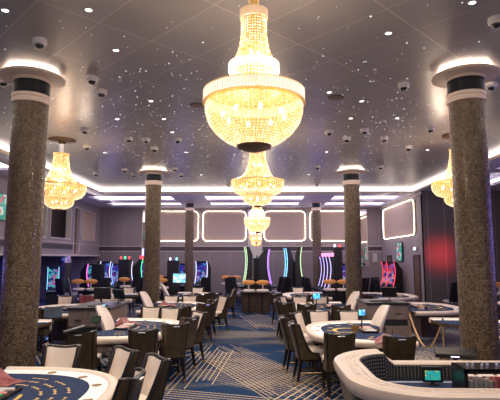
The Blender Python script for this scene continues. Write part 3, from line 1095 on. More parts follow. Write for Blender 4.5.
def make_chair():
    t = empty('casino_chair', '', 'chair')
    mb, ro = chair_surface(.03, .40)
    _, ri = chair_surface(-.012, .46)
    mb.grid(ro)
    mb.grid([ro[0], ri[0]])
    sh = mb.build('backrest', LEATHER, t, smooth=True)
    mb = MB()
    mb.grid(ri)
    mb.build('back_pad', CREAM, t, smooth=True)
    # black show-wood frame along the top and front edges
    P = [((Vector(a) + Vector(b)) / 2) for a, b in zip(ro[-1], ri[-1])]
    P = [Vector((p.x, p.y, p.z)) for p in P]
    P.insert(0, Vector((P[0].x, P[0].y, .42)))
    P.append(Vector((P[-1].x, P[-1].y, .42)))
    MB().tube(P, .027, 8).build('frame', FRAME, t, smooth=True)
    # rear corner welts
    for i in (9, -10):
        MB().tube([Vector(ro[k][i]) for k in range(len(ro))], .010, 6).build('welt', FRAME, t, smooth=True)
    xh = ro[-1][len(ro[-1]) // 2][0]
    MB().box((xh - .004, 0, .905), (.026, .11, .022), tilt=R(-13)).build('handle', CHROME, t, bevel=.008)
    s = MB()
    pts = rrect(-.19, .27, -.195, .195, .07, 4)
    s.prism(pts, .43, .55)
    s.build('seat', CREAM, t, smooth=True, bevel=.028, seg=3)
    MB().prism(rrect(-.20, .255, -.185, .185, .06, 4), .37, .43).build('seat_rail', FRAME, t)
    for sx, sy in ((1, 1), (1, -1), (-1, 1), (-1, -1)):
        x0, y0 = (.20 if sx > 0 else -.185), sy * .155
        x1, y1 = (.225 if sx > 0 else -.26), sy * .172
        lg = MB()
        lg.tube([(x0, y0, .40), (x0 + (x1 - x0) * .45, y0 + (y1 - y0) * .4, .22), (x1, y1, 0)], [.033, .028, .017], 6)
        lo = lg.build('leg', FRAME, t, smooth=True)
        MB().tube([(x0 + (x1 - x0) * .86, y0 + (y1 - y0) * .86, .062), (x1, y1, 0.001)], [.0225, .0198], 8).build('leg_tip', BRASS, lo, smooth=True)
    MB().tube([(.21, .165, .19), (.21, -.165, .19)], .011, 8).tube([(.21, .165, .19), (-.215, .165, .19)], .008, 6).tube([(.21, -.165, .19), (-.215, -.165, .19)], .008, 6).build('stretcher', BRASS, t, smooth=True)
    return Proto(t)


CH = make_chair()


def make_dealer_chair():
    t = empty('dealer_chair', '', 'chair')
    # tall curved cream back, faces local +X
    mb = MB()
    fr, bk = [], []
    for k in range(11):
        v = k / 10
        z = .60 + .53 * v
        hw = .205 * (1 - .38 * max(0, (v - .55) / .45) ** 2.2) * (1 if v < .97 else .8)
        xo = -.17 - .15 * v - .08 * v * v
        th = .05 * (1 - .45 * v)
        fr.append([(xo + .05 * (j / 4) ** 2 + th, hw * j / 4, z) for j in range(-4, 5)])
        bk.append([(xo + .05 * (j / 4) ** 2 - th * (1 - (j / 4) ** 4), hw * j / 4 * 1.02, z) for j in range(-4, 5)])
    mb.grid(fr)
    mb.grid(bk)
    mb.grid([[f[0] for f in fr], [b[0] for b in bk]])
    mb.grid([[f[-1] for f in fr], [b[-1] for b in bk]])
    mb.grid([fr[0], bk[0]])
    mb.grid([fr[-1], bk[-1]])
    mb.build('backrest', CREAM, t, smooth=True)
    MB().prism(rrect(-.22, .24, -.22, .22, .09, 4), .58, .66).build('seat', CREAM, t, smooth=True, bevel=.03, seg=3)
    MB().lathe([(.03, .08), (.03, .62)], 14).build('gas_column', CHROME, t, smooth=True)
    b = MB()
    for k in range(5):
        a = 2 * PI * k / 5
        b.tube([(0, 0, .11), (.27 * math.cos(a), .27 * math.sin(a), .07)], [.028, .016], 6)
    b.build('star_base', BLACKM, t, smooth=True)
    for k in range(5):
        a = 2 * PI * k / 5
        MB().ball((.27 * math.cos(a), .27 * math.sin(a), .032), .032, 5).build('caster', BLACK, t, smooth=True)
    MB().lathe([(.19, .29), (.19, .31)], 20, cap=False).tube([(-.19, 0, .3), (.19, 0, .3)], .008, 6).tube(ring_pts(.19, 20, .3), .010, 6, True).build('foot_ring', CHROME, t, smooth=True)
    return Proto(t)


DCH = make_dealer_chair()


# ------------------------------------------------------------------ blackjack table (dealer at local x=0, players to +x)
def dshape(a, b, n=48, e=2.9, x0=0.0):
    pts = []
    for k in range(n + 1):
        th = -PI / 2 + PI * k / n
        c, s = math.cos(th), math.sin(th)
        pts.append((x0 + a * abs(c) ** (2 / e), b * (abs(s) ** (2 / e)) * (1 if s > 0 else -1)))
    return pts


def offset_d(a, b, d):
    return dshape(a - d, b - d)


TA, TB, TZ = 1.50, 1.26, .77
CUT = [(.30 * math.cos(PI / 2 * q / 7) ** .8 if abs(q) < 7 else 0.0, .52 * q / 7) for q in range(7, -8, -1)]


def make_table(pr='fan', tall=True):
    t = empty('blackjack_table', '', 'table')
    # felt
    inner = offset_d(TA, TB, .27)
    MB().prism([(x, y) for x, y in offset_d(TA, TB, .10)] + CUT, TZ - .07, TZ - .018).build('tabletop', WOOD, t)
    f = MB()
    f.prism([(.02, inner[0][1])] + inner[1:-1] + [(.02, inner[-1][1])] + [(x + .02, y) for x, y in CUT], TZ - .018, TZ - .008)
    felt = f.build('playing_felt', FELT, t)
    rb = MB()
    A, B = inner, offset_d(TA, TB, .09)
    rb.grid([[(x, y, TZ - .0125) for x, y in A], [(x, y, TZ - .0085) for x, y in A], [(x, y, TZ - .006) for x, y in B], [(x, y, TZ - .016) for x, y in B]])
    rb.build('betting_ring', RING, t, smooth=True)
    # padded armrest: an oval section swept round the curved side
    rm = MB()
    P = dshape(TA - .055, TB - .055, 60)
    rows = []
    for i, (x, y) in enumerate(P):
        ax, ay = P[max(0, i - 1)]
        bx_, by = P[min(len(P) - 1, i + 1)]
        tx, ty = bx_ - ax, by - ay
        l = math.hypot(tx, ty)
        nx, ny = ty / l, -tx / l
        sec = []
        for q in range(14):
            g = 2 * PI * q / 14
            sec.append((x + nx * .062 * math.cos(g), y + ny * .062 * math.cos(g), TZ - .028 + (.045 if math.sin(g) > 0 else .062) * math.sin(g)))
        rows.append(sec)
    ids = rm.grid(rows, cu=True)
    rm.face(list(reversed(ids[0])))
    rm.face(ids[-1])
    rm.build('armrest', RIM, t, smooth=True)
    for k in range(7):
        th = R(-69 + 23 * k)
        x = (TA - .18) * abs(math.cos(th)) ** .8
        y = (TB - .18) * abs(math.sin(th)) ** .8 * (1 if th > 0 else -1)
        c = MB()
        c.lathe([(.040, TZ - .006), (.048, TZ - .002), (.048, TZ - .0045), (.04, TZ - .0055)], 18, (x, y, 0), cap=False)
        co_ = c.build('cup_holder', BRASS, t, smooth=True)
        MB().lathe([(.040, TZ - .0052), (.040, TZ - .0042)], 16, (x, y, 0)).build('cup_shade_disc', mat('cup_dark', (.16, .09, .03), .3, metal=.6), co_)  # flat disc, its dark colour paints the shade inside the cup
    # printed layout
    p = MB()
    z = TZ - .0065
    if pr == 'fan':
        for j, rr in enumerate((.50, .62, .74)):
            for k in range(7):
                th0 = R(-72 + 24 * k)
                for q in range(5):
                    th = th0 + R(-6 + 3 * q)
                    x, y = .34 + (rr + .02) * math.cos(th), rr * 1.08 * math.sin(th)
                    w_ = .022 if q % 2 == 0 else .012
                    p.box((x, y, z), (w_ * 1.0, .036, .0012), rz=th + (0 if q % 2 else R(45)))
    else:
        def crescent(cx_, cy_, r0, r1, a0, a1, w_):
            ra, rb_ = [], []
            for q in range(17):
                f = q / 16
                an = R(a0 + (a1 - a0) * f)
                hw = w_ * math.sin(PI * f) / 2 + .002
                ra.append((cx_ + (r0 - hw) * math.cos(an), cy_ + (r1 - hw) * math.sin(an), z))
                rb_.append((cx_ + (r0 + hw) * math.cos(an), cy_ + (r1 + hw) * math.sin(an), z))
            p.grid([ra, rb_])
        crescent(.78, 0, .24, .30, -150, 60, .07)
        crescent(.80, .02, .13, .17, 20, 230, .05)
        for k in range(7):
            th = R(-69 + 23 * k)
            for dr, sz in ((.80, .05), (.64, .035)):
                x, y = .30 + dr * math.cos(th), (dr + .06) * math.sin(th)
                if dr < .7 and abs(th) < .9:
                    continue
                p.grid([[(x + sz * e * math.cos(a_), y + sz * .8 * e * math.sin(a_), z) for a_ in [2 * PI * i / 12 for i in range(12)]] for e in (.7, 1.0)], cu=True)
                p.box((x, y, z), (.03, .03, .0012), rz=.78)
    p.build('gold_print', GOLDP if pr == 'fan' else GOLDY, felt)
    p = MB()
    for q in range(9):
        th = R(-22 + 5.5 * q)
        p.box((.38 + .30 * math.cos(th), .42 * math.sin(th), z), (.035, .028, .0012), rz=th)
    p.build('yellow_print', GOLDY, felt)
    # chip tray at dealer side
    tr = MB()
    tr.bx(0.35, 0.59, -.30, .30, TZ - .008, TZ + .004)
    tray = tr.build('chip_tray', BLACK, t)
    MB().bx(0.34, 0.60, -.31, -.29, TZ - .008, TZ + .03).bx(0.34, 0.60, .29, .31, TZ - .008, TZ + .03).bx(0.58, 0.60, -.31, .31, TZ - .008, TZ + .03).bx(0.34, 0.36, -.31, .31, TZ - .008, TZ + .03).build('tray_frame', BLACKM, tray, bevel=.004)
    ch = MB()
    cols = [0, 1, 1, 0, 2, 1, 0, 0]
    for k in range(8):
        ch.m = cols[k]
        y = -.245 + .07 * k
        ch.tube([(.37, y, TZ + .016), (.56 if k % 3 else .50, y, TZ + .016)], .021, 10)
    ch.build('chip_columns', [CHIPW, CHIPR, CHIPG], tray, smooth=True)
    # body
    if tall:
        MB().prism([(.36, -.46)] + dshape(.58, .50, 20, 2.4, .36)[1:-1] + [(.36, .46)], .10, TZ - .07).build('pedestal', WOOD, t, smooth=True)
        MB().prism([(.32, -.54)] + dshape(.68, .56, 20, 2.4, .32)[1:-1] + [(.32, .54)], 0, .10).build('plinth', CHROME, t, smooth=True)
    ap = MB()
    Pp = offset_d(TA, TB, .14)
    ap.grid([[(x, y, TZ - .07) for x, y in Pp], [(x * .97, y * .97, TZ - .16) for x, y in Pp]])
    ap.grid([[(x * .985, y * .985, TZ - .07) for x, y in Pp], [(x * .955, y * .955, TZ - .16) for x, y in Pp]])
    ap.build('apron', WOOD, t, smooth=True)
    return t


TF = Proto(make_table('fan'))
TG = Proto(make_table('ring'))
LY = (4.40, 8.85, 12.75, 16.5)
RY = (8.55, 12.65, 16.6)
XSL, XSR = -2.80, 2.36
for y, lb in zip(LY, ('nearest left blackjack table with blue felt, cut by the bottom left corner', 'second left blackjack table with blue felt, behind the nearest one', 'third left blackjack table with cream rim near the middle pillar', 'furthest left blackjack table along the aisle')):
    TF.place((XSL, y, 0), 0, lb, 'blackjack tables left of the aisle')
for y, lb in zip(RY, ('nearest right blackjack table with large gold ring print on dark felt', 'second right blackjack table with cream rim behind the nearest one', 'furthest right blackjack table beside the middle pillar')):
    TG.place((XSR, y, 0), PI, lb, 'blackjack tables right of the aisle')
# outer rows of the two pits
TF.place((-4.05, 12.0, 0), PI, 'outer left blackjack table beyond the grey pit cabinet', 'outer pit tables')
TF.place((-4.05, 8.6, 0), PI, 'outer left blackjack table partly behind the large left pillar', 'outer pit tables')
TF.place((-4.1, 15.8, 0), PI, 'outer left blackjack table furthest back by the orange stools', 'outer pit tables')
TG.place((3.65, 12.6, 0), 0, 'outer right blackjack table with dark pedestal beside the grey pit cabinet', 'outer pit tables')
TG.place((3.55, 9.0, 0), 0, 'outer right blackjack table half hidden by the large right pillar', 'outer pit tables')
TG.place((3.75, 16.4, 0), 0, 'outer right blackjack table furthest back toward the red lit wall', 'outer pit tables')


def chair(x, y, face, label, group):
    CH.place((x, y, 0), R(face), label, group)


# face: heading in degrees of the seated player (0 = +X, 90 = away from camera)
g = 'chairs at the nearest left table'
chair(-2.35, 5.75, -92, 'cream fronted chair facing us behind the nearest left table', g)
chair(-1.71, 5.61, -136, 'cream fronted chair at the far rounded corner of the nearest left table', g)
chair(-1.27, 5.19, 216, 'cream fronted black framed chair right of the nearest left table', g)
chair(-1.40, 4.60, 176, 'lowest chair at the bottom edge right of the nearest left table', g)
g = 'chairs at the second left table'
chair(-2.56, 7.43, 92, 'brown backed chair on the near side of the second left table, furthest left', g)
chair(-1.71, 7.64, 94, 'brown backed chair on the near side of the second left table, middle', g)
chair(-1.41, 8.27, 112, 'large brown backed chair with brass leg tips at near corner of second left table', g)
chair(-1.42, 9.05, 150, 'brown backed chair seen from the side along the aisle end of the second left table', g)
chair(-1.32, 9.57, 222, 'cream fronted chair on the aisle side of the second left table', g)
chair(-2.28, 10.47, -90, 'cream fronted chair facing us behind the second left table, left one', g)
chair(-1.85, 10.25, -95, 'cream fronted chair facing us behind the second left table, right one', g)
g = 'chairs at the third left table'
chair(-1.67, 11.15, 92, 'brown backed chair on the near side of the third left table', g)
chair(-1.34, 11.82, 125, 'brown backed chair at the near corner of the third left table', g)
chair(-1.36, 12.79, 155, 'brown backed chair on the aisle side of the third left table', g)
chair(-1.09, 13.53, 222, 'cream fronted chair on the aisle side of the third left table', g)
chair(-2.40, 13.65, -90, 'cream fronted chair facing us behind the third left table, left one', g)
chair(-1.89, 13.66, -93, 'cream fronted chair facing us behind the third left table, right one', g)
g = 'chairs at the furthest left table'
chair(-1.65, 15.13, 95, 'brown backed chair on the near side of the furthest left table', g)
chair(-1.42, 15.51, 125, 'brown backed chair at the near corner of the furthest left table', g)
chair(-1.0, 16.5, 190, 'striped looking cream chair on the aisle side of the furthest left table', g)
chair(-2.1, 17.4, -90, 'small cream chair facing us behind the furthest left table', g)
g = 'chairs at the nearest right table'
chair(1.18, 7.34, 92, 'large brown backed chair on the near side of the nearest right table', g)
chair(1.95, 7.08, 92, 'brown backed chair on the near side of the nearest right table, beside the dealer', g)
chair(0.88, 8.14, 6, 'foremost brown backed chair on the aisle side of the nearest right table, cream seat showing', g)
chair(0.76, 8.94, 6, 'second brown backed chair on the aisle side of the nearest right table', g)
chair(1.00, 9.48, -30, 'cream lined chair at the far aisle corner of the nearest right table', g)
chair(1.27, 9.69, -85, 'cream fronted chair facing us behind the nearest right table, left one', g)
chair(1.85, 9.70, -90, 'cream fronted chair facing us behind the nearest right table, right one', g)
g = 'chairs at the second right table'
chair(1.17, 11.66, 88, 'brown backed chair on the near side of the second right table, left one', g)
chair(1.91, 11.43, 90, 'brown backed chair on the near side of the second right table, right one', g)
chair(0.89, 12.08, 50, 'brown backed chair at the near aisle corner of the second right table', g)
chair(.80, 12.55, 8, 'brown backed chair on the aisle side of the second right table', g)
chair(.92, 13.35, -28, 'cream lined chair at the far aisle corner of the second right table', g)
chair(1.20, 13.33, -88, 'cream fronted chair facing us behind the second right table, left one', g)
chair(1.75, 13.34, -90, 'cream fronted chair facing us behind the second right table, right one', g)
g = 'chairs at the furthest right table'
chair(.78, 15.1, 45, 'brown backed chair at the near corner of the furthest right table', g)
chair(1.35, 14.5, 90, 'brown backed chair on the near side of the furthest right table', g)
chair(1.5, 17.55, -90, 'small cream chair facing us behind the furthest right table', g)
g = 'chairs at the outer pit tables'
chair(-4.75, 10.15, -90, 'cream fronted chair beyond the outer left table, right of the large pillar', g)
chair(-4.6, 13.7, -92, 'cream fronted chair facing us behind the far outer left table, left one', g)
chair(-5.3, 13.5, -80, 'cream fronted chair facing us behind the far outer left table, right one', g)
chair(-4.65, 10.55, 90, 'dark backed chair on the near side of the far outer left table', g)
chair(-4.6, 17.5, -90, 'small cream chair behind the furthest outer left table, left one', g)
chair(-5.3, 17.3, -90, 'small cream chair behind the furthest outer left table, right one', g)
chair(5.0, 10.75, -100, 'cream chair beyond the outer right table, behind the large pillar', g)
chair(5.15, 8.6, 180, 'cream chair at the right edge beside the large right pillar', g)

DCH.place((-2.52, 8.95, 0), R(-8), 'cream high backed dealer chair at the second left table', 'dealer chairs')
DCH.place((2.04, 9.1, 0), R(190), 'cream high backed dealer chair at the nearest right table', 'dealer chairs')
DCH.place((-2.62, 12.7, 0), R(-12), 'cream high backed dealer chair at the third left table', 'dealer chairs')
DCH.place((2.3, 12.8, 0), R(200), 'cream high backed dealer chair at the second right table', 'dealer chairs')
DCH.place((-4.0, 12.9, 0), R(182), 'cream dealer chair behind the grey pit cabinet on the left', 'dealer chairs')
DCH.place((-2.75, 16.2, 0), R(5), 'small cream dealer chair at the furthest left table', 'dealer chairs')


# ------------------------------------------------------------------ craps style table, right foreground
def craps_table():
    t = empty('craps_table', 'large ivory rimmed gaming table with sunken netted well, right foreground', 'table', (0, 0, 0))
    x0, x1, y0, y1 = .86, 3.75, 4.12, 6.22
    RZ = .885

    def oc(d, n=10):
        r = max(.12, .72 - d)
        X0, X1, Y0, Y1 = x0 + d, x1 - d, y0 + d, y1 - d
        pts = []
        for cx, cy, a0 in ((X1 - r, Y1 - r, 0), (X0 + r, Y1 - r, 90), (X0 + r, Y0 + r, 180), (X1 - r, Y0 + r, 270)):
            for k in range(n + 1):
                a = R(a0 + 90 * k / n)
                pts.append((cx + r * math.cos(a), cy + r * math.sin(a)))
        return pts

    def dense(pts, step=.08):
        out = []
        n = len(pts)
        for i in range(n):
            a, b = pts[i], pts[(i + 1) % n]
            L_ = math.hypot(b[0] - a[0], b[1] - a[1])
            m = max(1, int(L_ / step))
            for q in range(m):
                out.append((a[0] + (b[0] - a[0]) * q / m, a[1] + (b[1] - a[1]) * q / m))
        return out

    base = dense(oc(0))
    cxm, cym = (x0 + x1) / 2, (y0 + y1) / 2

    def inset(i, d):
        # inward normal by neighbouring points
        n = len(base)
        a, b = base[(i - 1) % n], base[(i + 1) % n]
        tx, ty = b[0] - a[0], b[1] - a[1]
        l = math.hypot(tx, ty)
        return (base[i][0] - ty / l * d, base[i][1] + tx / l * d)

    def drop(x, y):
        # the dealer's stretch of the far rail is lower
        if y < cym:
            return 0
        f = (x - 1.46) / .20
        return .13 * max(0, min(1, f * f * (3 - 2 * f) if 0 < f < 1 else f))
    #  section of the rail: (inset, height relative to RZ)
    sec = [(0.02, -.14), (.0, -.10), (-.012, -.05), (.0, -.012), (.035, .004), (.09, .006), (.115, -.002), (.125, -.012), (.145, -.014), (.155, -.004), (.175, -.004), (.185, -.014), (.205, -.014), (.215, -.002), (.25, 0), (.275, -.01), (.28, -.05)]
    sec_low = [(.02, -.14), (.0, -.10), (-.01, -.06), (.0, -.03), (.02, -.01), (.06, 0), (.08, 0), (.09, 0), (.10, 0), (.11, 0), (.12, 0), (.13, -.002), (.14, -.004), (.15, -.01), (.16, -.02), (.17, -.03), (.17, -.05)]
    rows = []
    for i, (x, y) in enumerate(base):
        f = drop(x, y)
        k = f / .13
        row = []
        for (d, z), (d2, z2) in zip(sec, sec_low):
            px, py = inset(i, d * (1 - k) + d2 * k)
            row.append((px, py, RZ - f + z * (1 - k) + z2 * k))
        rows.append(row)
    mb = MB()
    mb.grid(rows, cv=True)
    mb.build('padded_rail', RIM, t, smooth=True)
    # black lip and netted well
    mb = MB()
    r1, r2, r3 = [], [], []
    for i, (x, y) in enumerate(base):
        k = drop(x, y) / .13
        e = .275 * (1 - k) + .168 * k
        a = inset(i, e)
        b = inset(i, e + .02)
        c = inset(i, e + .03)
        f = drop(x, y)
        r1.append((a[0], a[1], RZ - f - .008 - .02 * k))
        r2.append((b[0], b[1], RZ - f - .02 - .02 * k))
        r3.append((c[0], c[1], .57))
    mb.grid([r1, r2], cv=False, cu=True)
    mb.build('well_lip', BLACK, t, smooth=True)
    net = NETTING
    nt_, N, L, b = nodes(net)
    mb = MB()
    n = len(base)
    ids = mb.grid([r2, r3], cu=True, uvf=lambda i, j: (j * .08, i * .2))
    mb.build('netted_wall', net, t, smooth=True)
    uv = N.new('ShaderNodeUVMap')
    uv.uv_map = 'UVMap'
    s = N.new('ShaderNodeSeparateXYZ')
    L.new(uv.outputs[0], s.inputs[0])
    fu = mth(N, L, 'LESS_THAN', mth(N, L, 'FRACT', mth(N, L, 'MULTIPLY', s.outputs[0], 24)), .45)
    fv = mth(N, L, 'LESS_THAN', mth(N, L, 'FRACT', mth(N, L, 'MULTIPLY', s.outputs[1], 36)), .5)
    L.new(mixc(N, L, mth(N, L, 'MULTIPLY', fu, fv), (.01, .01, .011), (.20, .18, .17)), b.inputs['Base Color'])
    MB().prism([inset(i, .24) for i in range(n)], .53, .57).build('playing_felt', FELT, t)
    mb = MB()
    pts = [inset(i, .36) for i in range(n)]
    mb.tube([(x, y, .5705) for x, y in pts], .006, 4, True)
    mb.build('felt_line', RING, t)
    # cross ticks of the drink and chip rail
    mb = MB()
    for i in range(0, n, 5):
        if drop(*base[i]) > 0:
            continue
        a, b_ = inset(i, .118), inset(i, .215)
        mb.tube([(a[0], a[1], RZ - .003), (b_[0], b_[1], RZ - .003)], .006, 5)
    mb.build('rail_dividers', RING, t, smooth=True)
    # body
    MB().prism([inset(i, .10) for i in range(n)], .36, .53).build('side_panel', WOOD, t)
    MB().prism([inset(i, .42) for i in range(n)], 0.08, .37).build('pedestal', WOOD, t)
    MB().prism([inset(i, .38) for i in range(n)], 0, .08).build('plinth', CHROME, t)
    mb = MB()
    mb.grid([[(*inset(i, .03), RZ - .12 - .10 * (drop(*base[i]) / .13)) for i in range(n)], [(*inset(i, .12), .36) for i in range(n)]], cu=True)
    mb.build('outer_panel', WOOD, t, smooth=True)
    # curved steel foot shelf seen at the left end
    mb = MB()
    rr = [[], []]
    for k in range(15):
        a = R(110 + 140 * k / 14)
        for q, z in ((0, .50), (1, .20)):
            rr[q].append((x0 + .50 + .36 * math.cos(a), cym + .05 + .60 * math.sin(a) * .9, z))
    mb.grid(rr)
    o = mb.build('steel_skirt', mat('brushed_steel', (.32, .28, .27), .3, metal=.8), t, smooth=True)
    sd = o.modifiers.new('solid', 'SOLIDIFY')
    sd.thickness = .02
    return t


craps_table()

# chip bank and screen standing in the well
t = empty('chip_bank', 'black chip bank box with clear front full of white and red chips', 'chip rack', (2.56, 5.42, .57))
w_, d_, h_ = .80, .34, .28
MB().bx(-w_ / 2, w_ / 2, -d_ / 2, d_ / 2, 0, .02).bx(-w_ / 2, w_ / 2, d_ / 2 - .02, d_ / 2, 0, h_).bx(-w_ / 2, -w_ / 2 + .04, -d_ / 2, d_ / 2, 0, h_).bx(w_ / 2 - .03, w_ / 2, -d_ / 2, d_ / 2, 0, h_).bx(-w_ / 2, w_ / 2, -d_ / 2, -d_ / 2 + .02, h_ - .05, h_).bx(-w_ / 2, w_ / 2, -d_ / 2, d_ / 2, h_ - .02, h_).bx(-w_ / 2, w_ / 2, -d_ / 2, -d_ / 2 + .02, 0, .03).build('case', BLACKM, t, bevel=.004)
MB().bx(-w_ / 2 + .05, w_ / 2 - .04, -d_ / 2 + .004, -d_ / 2 + .010, .03, h_ - .05).build('clear_front', GLASS, t)
ch = MB()
for i in range(13):
    for j in range(2):
        ch.m = 0 if i < 5 else 1
        x = -w_ / 2 + .085 + i * .052
        y = -d_ / 2 + .05 + j * .06
        hh = .115 + .02 * ((i * 7 + j * 3) % 4)
        z = .04
        ch.lathe([(.0215, z), (.0215, z + hh)], 12, (x, y, 0))
ch.build('chip_stacks', [CHIPW, CHIPR], t, smooth=True)
MB().bx(-w_ / 2 + .06, w_ / 2 - .05, -d_ / 2 + .025, d_ / 2 - .03, .205, .211).build('shelf_light', mat('case_light', (1, .8, .7), .5, emit=(1, .72, .6), es=.9), t)
for i in range(9):
    MB().lathe([(.016, h_), (.016, h_ + .02), (.010, h_ + .035), (0, h_ + .036)], 10, (-w_ / 2 + .09 + i * .078, -.04 + .05 * (i % 2), 0)).build('selector_knob', CHROME, t, smooth=True)
t = empty('table_screen', 'small black framed screen showing teal picture inside the sunken well', 'screen', (2.00, 5.74, .57), R(-3))
MB().bx(-.115, .115, -.012, .02, .03, .185).build('case', BLACK, t, bevel=.006)
MB().bx(-.085, .085, -.0145, -.0125, .055, .160).build('display', SCRT, t)
MB().bx(-.12, .12, -.015, .025, .185, .20).build('hood', BLACK, t)
MB().bx(-.06, .06, -.05, .05, 0, .012).bx(-.02, .02, 0, .02, 0, .04).build('foot', BLACK, t)


# ------------------------------------------------------------------ small things on and around the tables
def cover(label, loc, rz, L_, W_, H_, seed):
    """a folded soft leather cover"""
    rnd = random.Random(seed)
    mb = MB()
    nx, ny = 16, 9
    ph = [rnd.uniform(0, 6) for _ in range(6)]
    top = []
    for i in range(nx + 1):
        row = []
        for j in range(ny + 1):
            u, v = i / nx * 2 - 1, j / ny * 2 - 1
            env = max(0.0, (1 - abs(u) ** 3)) * max(0.0, (1 - abs(v) ** 4))
            hump = .35 + .65 * math.exp(-((u + .45) ** 2) * 5)
            z = H_ * env * (hump + .13 * math.sin(5 * u + 3 * v + ph[0]) + .10 * math.sin(9 * v + 2 * u + ph[1])) + .004
            wob = 1 + .08 * math.sin(4 * u + ph[2])
            row.append((u * L_ / 2 + .02 * math.sin(5 * v + ph[3]), v * W_ / 2 * wob, z))
        top.append(row)
    mb.grid(top)
    mb.grid([[(p[0], p[1], 0.0) for p in r] for r in top])
    for e in (top[0], top[-1]):
        mb.grid([e, [(p[0], p[1], 0) for p in e]])
    mb.grid([[r[0] for r in top], [(r[0][0], r[0][1], 0) for r in top]])
    mb.grid([[r[-1] for r in top], [(r[-1][0], r[-1][1], 0) for r in top]])
    o = mb.build('leather_cover', MAROON, smooth=True, loc=loc)
    o.rotation_euler = (0, 0, rz)
    return tag(o, label, 'cover', 'maroon table covers')


cover('crumpled maroon leather cover lying on the nearest left table', (-2.62, 5.0, TZ - .005), R(-25), .50, .36, .11, 3)
cover('folded maroon leather cover by the dealer chair on the second left table', (-2.42, 9.25, TZ - .005), R(-20), .44, .30, .12, 5)
cover('long folded maroon leather cover on the nearest right table beside the dealer chair', (2.04, 7.42, TZ - .005), R(4), .66, .30, .10, 8)
cover('small maroon leather cover on the third left table', (-2.3, 12.75, TZ - .005), R(15), .45, .3, .12, 9)
# cover hanging over the back of a pit chair
mb = MB()
rows = []
for k in range(9):
    v = k / 8
    rows.append([(.21 * (j / 6) * (1 - .15 * v), -.05 - .02 * math.cos(j * 1.3 + v), .98 - .55 * v) for j in range(-6, 7)])
mb.grid(rows)
rows2 = [[(p[0], p[1] + .10 + .02 * math.sin(p[0] * 30), p[2]) for p in r] for r in rows]
mb.grid(rows2)
mb.grid([rows[0], rows2[0]])
mb.grid([rows[-1], rows2[-1]])
mb.grid([[r[0] for r in rows], [r[0] for r in rows2]])
mb.grid([[r[-1] for r in rows], [r[-1] for r in rows2]])
o = mb.build('hanging_cover', MAROON, smooth=True, loc=(-4.6, 13.36, 0.0))
o.rotation_euler = (0, 0, 0)
tag(o, 'maroon leather cover hanging over a cream chair back left of the middle left pillar', 'cover')


def pit_cabinet(label, x0, x1, y0, y1, h):
    t = empty('pit_cabinet', label, 'cabinet', ((x0 + x1) / 2, (y0 + y1) / 2, 0), 0, 'grey brown pit cabinets')
    hx, hy = (x1 - x0) / 2, (y1 - y0) / 2
    MB().bx(-hx, hx, -hy, hy, .08, h - .05).build('body', GREYWOOD, t, bevel=.006)
    MB().bx(-hx + .04, hx - .04, -hy + .04, hy - .04, 0, .08).build('plinth', BAND, t)
    MB().bx(-hx - .03, hx + .03, -hy - .03, hy + .03, h - .05, h).build('worktop', BLACK, t, bevel=.006)
    for s in (-1, 1):
        cxx = s * hx / 2
        d = MB().bx(cxx - hx / 2 + .02, cxx + hx / 2 - .02, -hy - .015, -hy, .62, h - .08).build('drawer', GREYWOOD, t, bevel=.004)
        MB().bx(cxx - .07, cxx + .07, -hy - .03, -hy - .015, .74, .755).build('handle', BLACKM, d)
        d = MB().bx(cxx - hx / 2 + .02, cxx + hx / 2 - .02, -hy - .015, -hy, .12, .46).build('door', GREYWOOD, t, bevel=.004)
        MB().bx(cxx - s * (hx / 2 - .08) - .008, cxx - s * (hx / 2 - .08) + .008, -hy - .03, -hy - .015, .25, .40).build('handle', BLACKM, d)
    MB().bx(-hx + .03, hx - .03, -hy - .004, -hy + .001, .475, .605).build('shelf_shade', BLACK, t)  # flat black sheet painting the shade of a shelf opening
    return t


pit_cabinet('grey brown pit cabinet with black top in the left pit', -3.82, -2.98, 10.0, 11.4, 1.0)
pit_cabinet('grey brown pit cabinet with black top in the right pit', 2.52, 3.46, 11.3, 12.3, .99)


def monitor(label, loc, rz, w_, h_, scr, zc, tilt=0.0, cat='screen', pole=True, grp=None, name='monitor'):
    """screen facing local -Y; zc is the height of its middle above the base"""
    t = empty(name, label, cat, loc, rz, grp)
    M = Matrix.Translation((0, 0, zc)) @ Matrix.Rotation(tilt, 4, 'X')
    a = MB()
    a.xf = M
    a.bx(-w_ / 2, w_ / 2, -.012, .018, -h_ / 2, h_ / 2)
    a.build('case', BLACK, t, bevel=.005)
    a = MB()
    a.xf = M
    a.bx(-w_ / 2 + .012, w_ / 2 - .012, -.0145, -.0125, -h_ / 2 + .012, h_ / 2 - .012)
    a.build('display', scr, t)
    if pole:
        MB().tube([(0, .02, .01), (0, .02, zc)], .013, 8).build('pole', BLACKM, t, smooth=True)
        MB().lathe([(.07, 0), (.07, .01), (.02, .018)], 18, (0, .02, 0)).build('foot', BLACKM, t, smooth=True)
    return t


# nearest left table
monitor('small tilted black touch screen standing left of the second left table', (-3.55, 8.6, 0), R(20), .30, .24, SCRD, 1.05, R(-40), 'screen', True, None, 'touch_screen')
monitor('small dark table sign on a post beside the dealer chair', (-2.60, 8.0, TZ - .008), R(-12), .165, .115, DKGREEN, .25, R(-8), 'sign', True, None, 'table_sign')
monitor('small bright blue screen on a post on the nearest right table', (1.83, 8.62, TZ - .008), R(0), .13, .12, SCRK, .30, R(-4), 'screen', True, None, 'table_display')
monitor('small blue screen on a post on the second right table', (1.55, 12.75, TZ - .008), R(0), .20, .16, SCRK, .26, R(-4), 'screen', True, None, 'table_display')
t = empty('keypad_terminal', 'flat black keypad terminal tilted on an arm behind a brown backed chair', 'terminal', (-2.62, 7.12, 0), R(24))
a = MB()
a.xf = Matrix.Translation((0, 0, .98)) @ Matrix.Rotation(R(-14), 4, 'Y')
a.bx(-.15, .15, -.08, .08, -.015, .015)
